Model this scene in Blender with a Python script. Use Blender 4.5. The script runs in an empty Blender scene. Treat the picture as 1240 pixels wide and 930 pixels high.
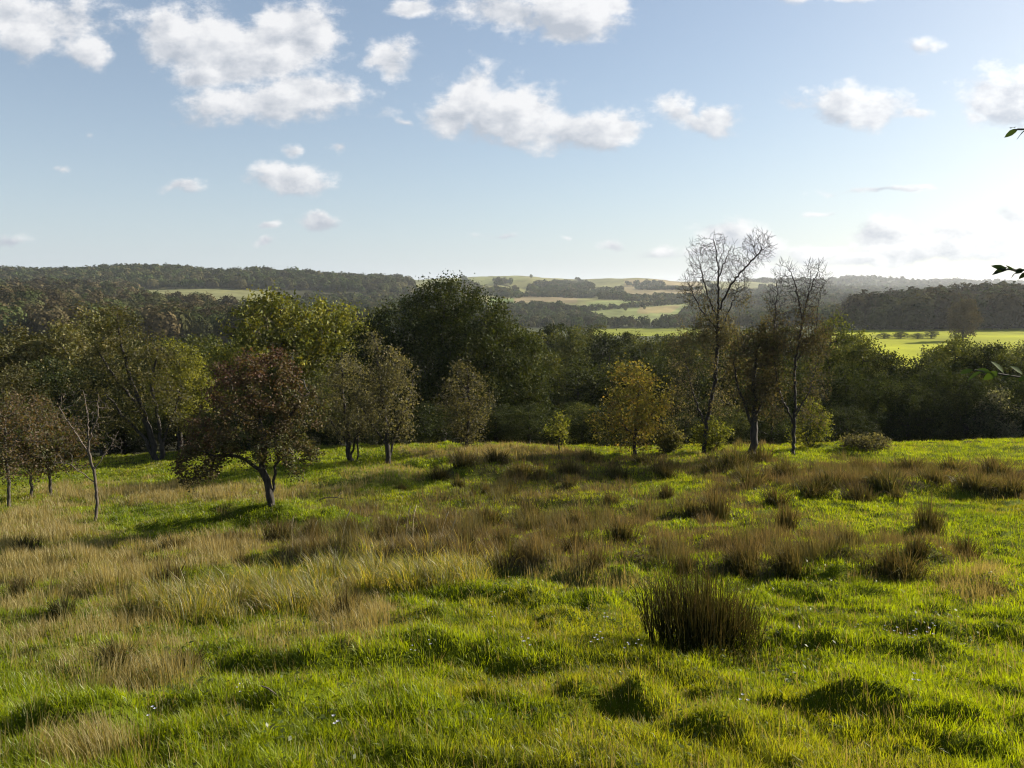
import bpy, math, random
import numpy as np
from mathutils import Vector, Matrix

R_ = math.radians
C = bpy.context.scene.collection
scene = bpy.context.scene
rng = np.random.default_rng(7)
random.seed(7)

# ------------------------------------------------------------------ camera model (metres, camera at the origin, looking along +Y)
F, CX, CY, PITCH = 930.0, 620.0, 465.0, R_(6.93)
cp, sp = math.cos(PITCH), math.sin(PITCH)


def ray(px, py):
    """direction of a photo pixel as (X/Y, Z/Y)"""
    dx, dy = (np.asarray(px, float) - CX) / F, -(np.asarray(py, float) - CY) / F
    yy = cp + sp * dy
    return dx / yy, (-sp + cp * dy) / yy


def project(x, y, z):
    yc = cp * y - sp * z
    zc = sp * y + cp * z
    yc = np.maximum(yc, 1e-3)
    return CX + F * x / yc, CY - F * zc / yc


# ------------------------------------------------------------------ noise
def _hash(ix, iy, s):
    h = (ix * 374761393 + iy * 668265263 + s * 1442695041) & 0x7FFFFFFF
    h = ((h ^ (h >> 13)) * 1274126177) & 0x7FFFFFFF
    return ((h ^ (h >> 16)) & 0xFFFF) / 65535.0


def vnoise(x, y, s=0):
    ix, iy = np.floor(x).astype(np.int64), np.floor(y).astype(np.int64)
    fx, fy = x - ix, y - iy
    fx, fy = fx * fx * (3 - 2 * fx), fy * fy * (3 - 2 * fy)
    a, b = _hash(ix, iy, s), _hash(ix + 1, iy, s)
    c, d = _hash(ix, iy + 1, s), _hash(ix + 1, iy + 1, s)
    return (a * (1 - fx) + b * fx) * (1 - fy) + (c * (1 - fx) + d * fx) * fy


def fbm(x, y, s=0, o=4):
    t, a, n = 0.0, 0.5, 0.0
    for k in range(o):
        t = t + a * vnoise(x * 2 ** k + 17.3 * k, y * 2 ** k - 9.1 * k, s + k)
        n += a
        a *= 0.5
    return t / n


def worley(x, y, cell, s=0):
    """distance to the nearest jittered centre (in cells), vector from it, random id"""
    gx, gy = x / cell, y / cell
    ix, iy = np.floor(gx).astype(np.int64), np.floor(gy).astype(np.int64)
    best = np.full(x.shape, 9.0); bx = np.zeros_like(best); by = np.zeros_like(best); bid = np.zeros_like(best)
    for a in (-1, 0, 1):
        for b in (-1, 0, 1):
            cx, cy = ix + a + .1 + .8 * _hash(ix + a, iy + b, s), iy + b + .1 + .8 * _hash(ix + a, iy + b, s + 1)
            dx, dy = gx - cx, gy - cy
            d = dx * dx + dy * dy
            k = d < best
            best = np.where(k, d, best); bx = np.where(k, dx, bx); by = np.where(k, dy, by)
            bid = np.where(k, _hash(ix + a, iy + b, s + 2), bid)
    return np.sqrt(best), bx, by, bid


def sstep(a, b, x):
    t = np.clip((x - a) / (b - a), 0, 1)
    return t * t * (3 - 2 * t)


# ------------------------------------------------------------------ terrain
COLS = [0, 150, 300, 450, 600, 750, 900, 1050, 1240]
TAB = {
    0.3: [-1.66] * 9,
    2: [-2.1] * 9,
    4: [-2.75] * 9,
    7: [-3.6, -3.6, -3.58, -3.55, -3.55, -3.55, -3.52, -3.5, -3.5],
    10: [-4.5, -4.5, -4.45, -4.4, -4.35, -4.3, -4.3, -4.25, -4.2],
    14: [-5.35, -5.3, -5.25, -5.15, -5.1, -5.05, -5.0, -4.95, -4.9],
    20: [-6.6, -6.55, -6.3, -6.2, -6.1, -6.05, -6.0, -5.9, -5.8],
    26: [-7.7, -7.6, -7.25, -6.95, -6.85, -6.8, -6.7, -6.6, -6.5],
    32: [-8.6, -8.35, -7.9, -7.5, -7.35, -7.3, -7.2, -7.1, -6.95],
    37: [-9.2, -8.85, -8.3, -7.95, -7.7, -7.7, -7.65, -7.45, -7.3],
    42: [-9.9, -9.3, -8.85, -8.65, -8.5, -8.6, -8.6, -8.3, -8.2],
    50: [-11.2, -10.6, -10.3, -10.5, -10.8, -11, -11, -10.6, -10.5],
    65: [-14.5] * 9,
    90: [-18.5] * 9,
    130: [-21] * 9,
    200: [-22, -22, -22, -22, -22, -22, -22, -21.5, -21],
    300: [-22, -22, -22, -22.5, -23, -23, -22.5, -21.6, -21.3],
    420: [-21, -22, -23, -25, -26, -26, -25, -21.6, -21.3],
    500: [-18, -22, -24, -27, -29, -29, -27, -21.5, -20.5],
    700: [-10, -18, -26, -32, -37, -37, -34, -22, -17],
    900: [-6, -8, -20, -30, -43, -43, -38, -26, -17],
    1100: [-2, -4, -10, -22, -42, -46, -40, -28, -18],
    1300: [12, 4, 3, -4, -28, -26, -34, -30, -20],
    1500: [25, 25, 24, 14, -16, -14, -24, -30, -22],
    1900: [28, 28, 27, 18, -2, -4, -12, -28, -24],
    2400: [25, 25, 25, 16, 22, 12, 6, -20, -20],
    3000: [20, 20, 20, 20, 58, 40, 38, -5, -8],
    3600: [15, 15, 15, 18, 52, 38, 36, 20, 14],
    4200: [5, 5, 5, 5, 20, 20, 34, 46, 34],
    6200: [0] * 9,
}
_D = np.array(list(TAB.keys()), float)
_V = np.array(list(TAB.values()), float)
_U = (np.array(COLS) - CX) / F
LG0, LG1, NL, NU = math.log(0.3), math.log(6200.0), 600, 161
_lg = np.linspace(LG0, LG1, NL)
_ug = np.linspace(-0.86, 0.86, NU)
_t1 = np.array([np.interp(_ug, _U, r) for r in _V])                      # rows: D
_t2 = np.array([np.interp(np.exp(_lg), _D, _t1[:, j]) for j in range(NU)]).T


def _blur(a, n, ax):
    k = np.hanning(2 * n + 3)[1:-1]
    k /= k.sum()
    pad = [(0, 0), (0, 0)]
    pad[ax] = (n, n)
    b = np.pad(a, pad, mode='edge')
    return np.apply_along_axis(lambda v: np.convolve(v, k, 'valid'), ax, b)


TABLE = _blur(_blur(_t2, 9, 0), 12, 1)


HILLS = [((px - CX) / F * d, d, rx, ry, h) for px, d, rx, ry, h in [
    (350, 1560, 110, 160, 10), (215, 1600, 100, 160, 6), (120, 1500, 70, 150, 6), (20, 1420, 60, 120, 8), (275, 1560, 40, 160, -7), (440, 1500, 80, 160, -4), (70, 1450, 35, 120, -6),
    (20, 500, 45, 60, 9), (110, 640, 45, 90, -9), (235, 640, 60, 80, 9), (90, 830, 70, 70, 9), (170, 900, 45, 80, -8), (30, 1000, 80, 80, -8), (300, 800, 60, 80, -6),
    (545, 2950, 190, 300, 10), (690, 2900, 120, 250, -8), (780, 2800, 130, 250, 5), (640, 2300, 110, 140, 12), (740, 2200, 110, 140, -9), (600, 1800, 60, 120, 10), (690, 1750, 60, 120, -8), (850, 2300, 120, 200, 10),
    (1035, 4150, 190, 300, 26), (1095, 4150, 120, 300, -12), (1165, 4150, 150, 300, 16), (1210, 4100, 90, 250, -6), (950, 4100, 150, 300, 8),
    (1100, 2500, 160, 200, 14), (1200, 2200, 130, 200, -10), (1000, 1900, 120, 150, 10), (1150, 620, 50, 60, 4), (1240, 560, 50, 60, 5)]]


def base_h(x, y):
    x, y = np.asarray(x, float), np.asarray(y, float)
    r = np.hypot(x, y) + 1e-6
    c40 = math.cos(R_(40))
    D = np.where(y > r * c40, y, r * c40)
    u = np.where(y > r * c40, x / np.maximum(y, 1e-6), np.sign(x) * math.tan(R_(40)))
    li = np.clip((np.log(np.maximum(D, 0.31)) - LG0) / (LG1 - LG0) * (NL - 1), 0, NL - 1.001)
    ui = np.clip((u + 0.86) / 1.72 * (NU - 1), 0, NU - 1.001)
    i, j = li.astype(int), ui.astype(int)
    fi, fj = li - i, ui - j
    T = TABLE
    z = (T[i, j] * (1 - fi) + T[i + 1, j] * fi) * (1 - fj) + (T[i, j + 1] * (1 - fi) + T[i + 1, j + 1] * fi) * fj
    for bx, bd, rx, ry, h in HILLS:
        z = z + h * np.exp(-(((x - bx) / rx) ** 2 + ((y - bd) / ry) ** 2))
    a = sstep(250, 900, D)
    z = z + a * 0.009 * np.minimum(D, 2500) * (fbm(x / 230.0, y / 230.0, 3, 4) - 0.5) * 1.6
    return z


_DG = np.exp(np.linspace(math.log(1.5), math.log(6000), 5000))


def hit(px, py, hf=base_h, dmin=0.0):
    """where the ray of a photo pixel meets the ground"""
    u, v = ray(px, py)
    d = _DG[_DG > dmin]
    below = d * v < hf(d * u, d)
    k = int(np.argmax(below)) if below.any() else len(d) - 1
    return float(d[k] * u), float(d[k])


# grass mounds (photo pixel at the foot, width, depth, height in metres)
MOUNDS = []
for px, py, wx, wy, h in [
    (740, 862, .42, .30, .30), (810, 868, .28, .26, .24), (340, 868, .36, .32, .28), (60, 895, .34, .3, .3),
    (1010, 860, .4, .2, .2), (1062, 868, .3, .2, .2), (1150, 880, .3, .2, .2), (395, 812, .34, .28, .26), (480, 806, .6, .35, .22),
    (570, 802, .6, .35, .2), (640, 808, .5, .3, .22), (720, 800, .6, .35, .2), (320, 812, .5, .3, .2),
    (900, 790, .7, .4, .16), (1090, 795, .7, .4, .2), (960, 760, .8, .5, .16), (1180, 770, .7, .4, .18),
    (240, 905, .4, .3, .18), (560, 880, .5, .35, .14), (900, 905, .5, .3, .16), (1210, 905, .5, .3, .18), (450, 900, .5, .3, .12),
    (690, 745, .8, .5, .2), (600, 735, .8, .5, .2), (520, 765, .8, .5, .16), (180, 760, .8, .5, .25),
    (1000, 700, 1.0, .5, .3), (880, 700, 1.0, .5, .25), (720, 715, .6, .4, .3), (760, 690, .8, .5, .28), (650, 700, .8, .5, .25),
    (360, 690, 1.2, .5, .3), (480, 690, 1.4, .6, .35), (250, 650, 2.2, .9, .45), (330, 645, 2.0, .9, .35), (180, 660, 1.6, .7, .3),
    (700, 610, 1.6, .8, .35), (600, 580, 2.0, 1.0, .4), (540, 566, 2.4, 1.2, .4), (1050, 600, 2.4, 1.0, .3), (1180, 600, 2.2, 1.0, .3),
    (860, 630, 1.2, .7, .3), (960, 645, 1.0, .6, .3), (1110, 645, 1.0, .6, .3), (1080, 690, 1.2, .6, .35), (430, 590, 2.0, 1.0, .3),
    (20, 700, 1.6, .8, .3), (100, 730, 1.0, .5, .3), (210, 715, .8, .5, .3), (30, 770, .9, .5, .3),
]:
    mx, my = hit(px, py)
    MOUNDS.append((mx, my + wy * 0.8, wx, wy, h * (.72 if my > 9 else .62)))


def ground_h(x, y):
    x, y = np.asarray(x, float), np.asarray(y, float)
    z = base_h(x, y)
    r = np.hypot(x, y)
    near = 1 - sstep(40, 70, r)
    if np.any(near > 0):
        wx = x + 0.5 * (fbm(x / 0.9, y / 0.9, 51, 2) - 0.5)
        wy = y + 0.5 * (fbm(x / 0.9, y / 0.9, 57, 2) - 0.5)
        n = 0.55 * (fbm(x / 5.0, y / 5.0, 11, 3) - 0.5) * sstep(3, 12, r) + 0.26 * (fbm(wx / 1.1, wy / 1.1, 12, 3) - 0.5) * sstep(1, 4, r)
        n = n + 0.09 * sstep(.5, .74, fbm(wx / .6, wy / .5, 19, 2)) * sstep(1, 4, r)
        for mx, my, a, b, h in MOUNDS:
            q = ((wx - mx) / a) ** 2 + ((wy - my) / b) ** 2
            n = n + h * (1 - sstep(0.25, 1.5, q))
        z = z + near * n
    return z


# ------------------------------------------------------------------ mesh helpers
def mesh_np(name, verts, faces, mat, col=None, smooth=False):
    """faces: list of int arrays (n,k); col: per-vertex RGB"""
    me = bpy.data.meshes.new(name)
    verts = np.asarray(verts, np.float32)
    me.vertices.add(len(verts))
    me.vertices.foreach_set('co', verts.ravel())
    faces = [np.asarray(f, np.int32) for f in faces if len(f)]
    nl = sum(f.size for f in faces)
    npol = sum(len(f) for f in faces)
    me.loops.add(nl)
    me.polygons.add(npol)
    me.loops.foreach_set('vertex_index', np.concatenate([f.ravel() for f in faces]))
    tot = np.concatenate([np.full(len(f), f.shape[1], np.int32) for f in faces])
    st = np.concatenate([[0], np.cumsum(tot)[:-1]]).astype(np.int32)
    me.polygons.foreach_set('loop_start', st)
    if smooth:
        me.polygons.foreach_set('use_smooth', np.ones(npol, bool))
    me.update(calc_edges=True)
    if col is not None:
        a = me.attributes.new('Col', 'FLOAT_COLOR', 'POINT')
        c = np.ones((len(verts), 4), np.float32)
        c[:, :3] = col
        a.data.foreach_set('color', c.ravel())
    if mat:
        me.materials.append(mat)
    return me


def link(name, me, parent=None, loc=(0, 0, 0)):
    o = bpy.data.objects.new(name, me)
    C.objects.link(o)
    if parent:
        o.parent = parent
    else:
        o.location = loc
    return o


def tag(o, label=None, cat=None, group=None, kind=None):
    for k, v in (('label', label), ('category', cat), ('group', group), ('kind', kind)):
        if v:
            o[k] = v
    return o


def thing(name, label, cat, loc, group=None, rz=0.0):
    o = bpy.data.objects.new(name, None)
    o.empty_display_size = 0.3
    C.objects.link(o)
    o.location = loc
    o.rotation_euler.z = rz
    return tag(o, label, cat, group)


def copy_thing(src, loc, rz, sc, label, group=None):
    r = src.copy()
    C.objects.link(r)
    r.location, r.rotation_euler, r.scale = loc, (0, 0, rz), sc
    if 'group' in r:
        del r['group']
    tag(r, label, None, group)
    for ch in list(src.children):
        c = ch.copy()
        C.objects.link(c)
        c.parent = r
    return r


# ------------------------------------------------------------------ materials
def new_mat(name):
    m = bpy.data.materials.new(name)
    m.use_nodes = True
    nt = m.node_tree
    nt.nodes.clear()
    return m, nt, nt.nodes.new('ShaderNodeOutputMaterial')


def leaf_mat(name, trans=0.45, gloss=0.05, rough=0.5, tcol=(1.25, 1.2, 0.5), var=0.25):
    m, nt, out = new_mat(name)
    N, L = nt.nodes.new, nt.links.new
    at = N('ShaderNodeAttribute'); at.attribute_name = 'Col'
    oi = N('ShaderNodeObjectInfo')
    hsv = N('ShaderNodeHueSaturation')
    mr = N('ShaderNodeMapRange'); mr.inputs[3].default_value = 1 - var; mr.inputs[4].default_value = 1 + var
    L(oi.outputs['Random'], mr.inputs[0]); L(mr.outputs[0], hsv.inputs['Value'])
    L(at.outputs['Color'], hsv.inputs['Color'])
    mul = N('ShaderNodeMix'); mul.data_type = 'RGBA'; mul.blend_type = 'MULTIPLY'; mul.inputs[0].default_value = 1
    L(hsv.outputs[0], mul.inputs[6]); mul.inputs[7].default_value = (*tcol, 1)
    d = N('ShaderNodeBsdfDiffuse'); t = N('ShaderNodeBsdfTranslucent'); g = N('ShaderNodeBsdfGlossy')
    g.inputs['Roughness'].default_value = rough
    g.inputs['Color'].default_value = (.9, .9, .9, 1)
    L(hsv.outputs[0], d.inputs[0]); L(mul.outputs[2], t.inputs[0])
    a = N('ShaderNodeMixShader'); a.inputs[0].default_value = trans
    L(d.outputs[0], a.inputs[1]); L(t.outputs[0], a.inputs[2])
    b = N('ShaderNodeMixShader'); b.inputs[0].default_value = gloss
    L(a.outputs[0], b.inputs[1]); L(g.outputs[0], b.inputs[2])
    L(b.outputs[0], out.inputs[0])
    return m


def bark_mat(name, c1, c2):
    m, nt, out = new_mat(name)
    N, L = nt.nodes.new, nt.links.new
    tc = N('ShaderNodeTexCoord'); mp = N('ShaderNodeMapping'); mp.inputs['Scale'].default_value = (9, 9, 2.2)
    no = N('ShaderNodeTexNoise'); no.inputs['Scale'].default_value = 2.0; no.inputs['Detail'].default_value = 6
    L(tc.outputs['Object'], mp.inputs[0]); L(mp.outputs[0], no.inputs['Vector'])
    cr = N('ShaderNodeValToRGB')
    cr.color_ramp.elements[0].color = (*c1, 1); cr.color_ramp.elements[1].color = (*c2, 1)
    cr.color_ramp.elements[0].position = .35; cr.color_ramp.elements[1].position = .68
    L(no.outputs[0], cr.inputs[0])
    p = N('ShaderNodeBsdfPrincipled'); p.inputs['Roughness'].default_value = .85
    bp = N('ShaderNodeBump'); bp.inputs['Strength'].default_value = .6; bp.inputs['Distance'].default_value = .03
    L(no.outputs[0], bp.inputs['Height']); L(bp.outputs[0], p.inputs['Normal'])
    L(cr.outputs[0], p.inputs['Base Color']); L(p.outputs[0], out.inputs[0])
    return m


M_LEAF = leaf_mat('tree_leaves', .35, .012, .6)
M_LEAF_DENSE = leaf_mat('dense_leaves', .3, .012, .6, (1.4, 1.25, .35), .3)
M_THIN = leaf_mat('thin_leaves', .5, .012, .6)
M_FAR = leaf_mat('far_leaves', .2, .0, .6, (1.1, 1.1, .6), 0)
M_GRASS = leaf_mat('grass_blades', .55, .02, .45, (1.65, 1.5, .25), 0)
M_DRY = leaf_mat('dry_blades', .45, .02, .5, (1.3, 1.08, .58), 0)
M_RUSH = leaf_mat('rush_stems', .35, .008, .5, (1.3, 1.05, .55), .2)
M_BARK = bark_mat('bark_dark', (.010, .008, .006), (.04, .032, .025))
M_BARK_GREY = bark_mat('bark_grey', (.025, .021, .017), (.085, .072, .058))
M_BARK_PALE = bark_mat('bark_bleached', (.03, .024, .019), (.11, .085, .066))
M_FLOWER = leaf_mat('petals', .3, .02, .5, (1, 1, 1), 0)

# ------------------------------------------------------------------ land cover, by the photo position of the ground point
E_STRAW = [(80, 690, 150, 40, .9), (230, 597, 190, 13, 1), (40, 640, 70, 35, .9), (250, 668, 110, 26, .9), (150, 775, 130, 40, .5),
           (190, 808, 60, 28, .65), (100, 912, 80, 26, .7), (425, 745, 50, 30, .8), (590, 549, 100, 8, 1), (430, 660, 80, 18, .6), (740, 705, 80, 14, .5),
           (1190, 712, 45, 20, .7), (330, 770, 60, 20, .4), (20, 760, 60, 40, .6), (640, 690, 50, 14, .5), (830, 560, 60, 14, .5), (480, 575, 60, 12, .5)]
E_BROWN = [(510, 648, 230, 30, 1), (630, 660, 180, 32, 1), (660, 590, 120, 36, .55), (720, 625, 100, 30, .6), (850, 665, 110, 26, .8),
           (930, 662, 90, 30, .75), (1080, 676, 75, 26, .55), (1040, 578, 170, 20, 1), (1210, 582, 80, 20, 1), (900, 572, 70, 24, 1), (590, 566, 70, 20, .6),
           (880, 612, 60, 18, .7), (560, 604, 60, 16, .6), (650, 560, 140, 14, .7), (760, 565, 80, 14, .8), (950, 632, 34, 14, .4), (1120, 632, 30, 12, .3)]
E_LONG = [(335, 724, 110, 24, 1), (490, 694, 110, 24, 1), (250, 740, 70, 22, .7), (560, 690, 60, 20, .7)]
E_LUSH = [(300, 640, 120, 18, 1), (180, 625, 60, 14, .8), (460, 582, 60, 14, 1), (1180, 620, 80, 20, .8), (800, 600, 60, 20, .8), (430, 565, 40, 8, 1)]


def zone(lst, px, py, ex=0.0):
    v = np.zeros_like(px)
    for cx, cy, rx, ry, s in lst:
        q = np.sqrt(((px - cx) / rx) ** 2 + ((py - cy) / ry) ** 2)
        v = np.maximum(v, s * (1 - sstep(.55, 1.25, q + ex)))
    return v


def cover(x, y, z):
    px, py = project(x, y, z)
    n1 = fbm(x / 1.6, y / 1.6, 31, 3) - .5
    n2 = fbm(x / .6, y / .6, 37, 2) - .5
    ex = 1.3 * n1 + .9 * n2
    return zone(E_STRAW, px, py, ex), zone(E_BROWN, px, py, ex), zone(E_LONG, px, py, .5 * ex), zone(E_LUSH, px, py, .4 * ex)


G_A, G_B = np.array([.075, .112, .007]), np.array([.168, .210, .010])
STRAW, BROWN = np.array([.30, .248, .112]), np.array([.118, .088, .045])

# far fields: polygon in photo pixels, depth range, colour
FIELDS = [
    ([(150, 349), (330, 349), (330, 374), (240, 378), (170, 366)], 800, 1700, (.15, .15, .065)),
    ([(480, 325), (900, 325), (960, 352), (830, 372), (700, 372), (560, 370), (480, 350)], 1250, 4000, (.15, .148, .058)),
    ([(500, 328), (610, 330), (640, 338), (600, 345), (500, 342)], 1250, 4000, (.15, .16, .06)),
    ([(622, 355), (700, 355), (700, 366), (622, 367)], 1250, 4000, (.18, .145, .08)),
    ([(756, 338), (850, 338), (850, 357), (756, 357)], 1250, 4000, (.21, .17, .085)),
    ([(594, 361), (622, 361), (622, 370), (590, 370)], 1000, 4000, (.11, .15, .045)),
    ([(708, 365), (836, 365), (826, 385), (800, 390), (740, 393), (716, 380)], 900, 2600, (.15, .17, .06)),
    ([(775, 371), (825, 370), (812, 379), (770, 380)], 900, 2600, (.20, .165, .075)),
    ([(715, 397), (850, 397), (850, 407), (715, 407)], 420, 1100, (.18, .20, .02)),
    ([(1000, 396), (1400, 394), (1400, 450), (1000, 450)], 200, 440, (.22, .235, .006)),
    ([(1060, 352), (1090, 351), (1090, 357), (1060, 357)], 900, 4500, (.18, .17, .09)),
    ([(1140, 354), (1200, 352), (1210, 357), (1140, 360)], 900, 4500, (.17, .18, .08)),
    ([(960, 357), (1010, 355), (1020, 360), (960, 363)], 900, 4500, (.18, .17, .09)),
]


def in_poly(px, py, poly):
    r = np.zeros(px.shape, bool)
    n = len(poly)
    for i in range(n):
        x1, y1 = poly[i]
        x2, y2 = poly[(i + 1) % n]
        c = ((y1 > py) != (y2 > py)) & (px < (x2 - x1) * (py - y1) / (y2 - y1 + 1e-9) + x1)
        r ^= c
    return r


# ------------------------------------------------------------------ ground sheet
def build_ground():
    az = np.concatenate([np.linspace(-180, -44, 70)[:-1], np.linspace(-44, 44, 620), np.linspace(44, 180, 70)[1:-1]])
    az = np.radians(az)
    rr = np.concatenate([[.05], np.exp(np.linspace(math.log(.4), math.log(6150), 760))])
    A, RR = np.meshgrid(az, rr)
    x, y = (RR * np.sin(A)).ravel(), (RR * np.cos(A)).ravel()
    z = ground_h(x, y)
    px, py = project(x, y, z)
    st, br, lo, lu = cover(x, y, z)
    r = np.hypot(x, y)
    n = fbm(x / 3, y / 3, 5, 4)[:, None]
    col = G_A * .55 * (1 - n) + G_B * .55 * n
    col = col * (1 - .8 * st[:, None]) + STRAW * .45 * .8 * st[:, None]
    col = col * (1 - br[:, None]) + BROWN * .6 * br[:, None]
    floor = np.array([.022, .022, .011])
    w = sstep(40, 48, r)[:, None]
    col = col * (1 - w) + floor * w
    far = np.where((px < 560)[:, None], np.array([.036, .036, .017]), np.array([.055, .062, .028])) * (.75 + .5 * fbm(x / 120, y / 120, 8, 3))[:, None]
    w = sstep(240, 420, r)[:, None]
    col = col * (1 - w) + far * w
    jx, jy = px + 3 * (fbm(x / 60, y / 60, 71, 2) - .5), py + 2 * (fbm(x / 60, y / 60, 72, 2) - .5)
    for poly, d0, d1, c in FIELDS:
        k = in_poly(jx, jy, poly) & (y > d0) & (y < d1)
        col[k] = np.array(c) * (.55 + .9 * fbm(x[k] / 38, y[k] / 60, 9, 4))[:, None]
    ni, nj = len(rr), len(az)
    idx = np.arange(ni * nj).reshape(ni, nj)
    a = idx[:-1, :]
    b = idx[1:, :]
    a2, b2 = np.roll(a, -1, 1), np.roll(b, -1, 1)
    quads = np.stack([a, a2, b2, b], -1).reshape(-1, 4)
    m, nt, out = new_mat('meadow_soil')
    N, L = nt.nodes.new, nt.links.new
    at = N('ShaderNodeAttribute'); at.attribute_name = 'Col'
    tc = N('ShaderNodeTexCoord')
    no = N('ShaderNodeTexNoise'); no.inputs['Scale'].default_value = 6; no.inputs['Detail'].default_value = 8
    no2 = N('ShaderNodeTexNoise'); no2.inputs['Scale'].default_value = .03; no2.inputs['Detail'].default_value = 9; no2.inputs['Roughness'].default_value = .7
    L(tc.outputs['Object'], no.inputs['Vector']); L(tc.outputs['Object'], no2.inputs['Vector'])
    mm = N('ShaderNodeMath'); mm.operation = 'MULTIPLY'; L(no.outputs[0], mm.inputs[0]); L(no2.outputs[0], mm.inputs[1])
    mr = N('ShaderNodeMapRange'); mr.inputs[1].default_value = .1; mr.inputs[2].default_value = .45; mr.inputs[3].default_value = .55; mr.inputs[4].default_value = 1.5
    L(mm.outputs[0], mr.inputs[0])
    hs = N('ShaderNodeHueSaturation'); L(at.outputs['Color'], hs.inputs['Color']); L(mr.outputs[0], hs.inputs['Value'])
    p = N('ShaderNodeBsdfPrincipled'); p.inputs['Roughness'].default_value = 1; p.inputs['Specular IOR Level'].default_value = .05
    L(hs.outputs[0], p.inputs['Base Color']); L(p.outputs[0], out.inputs[0])
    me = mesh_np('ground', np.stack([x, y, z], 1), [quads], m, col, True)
    tag(link('ground', me), 'sloping rough meadow falling to a valley with fields and hills', 'ground', None, 'structure')


build_ground()


# ------------------------------------------------------------------ blades
def blades(base, h, w, az, lean, ldir, c0, c1):
    """bent two-segment blades; returns verts, faces, colours"""
    n = len(h)
    s = np.stack([np.cos(az), np.sin(az), np.zeros(n)], 1) * (w / 2)[:, None]
    ld = np.stack([np.cos(ldir), np.sin(ldir), np.zeros(n)], 1)
    up = np.array([0, 0, 1.0])
    mid = base + ld * (h * lean * .32)[:, None] + up * (h * .55 * np.sqrt(np.maximum(1 - (lean * .5) ** 2, .1)))[:, None]
    tip = base + ld * (h * lean)[:, None] + up * (h * np.sqrt(np.maximum(1 - lean ** 2, .08)))[:, None]
    v = np.stack([base - s, base + s, mid - s * .8, mid + s * .8, tip], 1).reshape(-1, 3)
    i = np.arange(n) * 5
    q = np.stack([i, i + 1, i + 3, i + 2], 1)
    t = np.stack([i + 2, i + 3, i + 4], 1)
    cm = .5 * (c0 + c1)
    col = np.stack([c0, c0, cm, cm, c1], 1).reshape(-1, 3)
    return v, q, t, col


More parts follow.
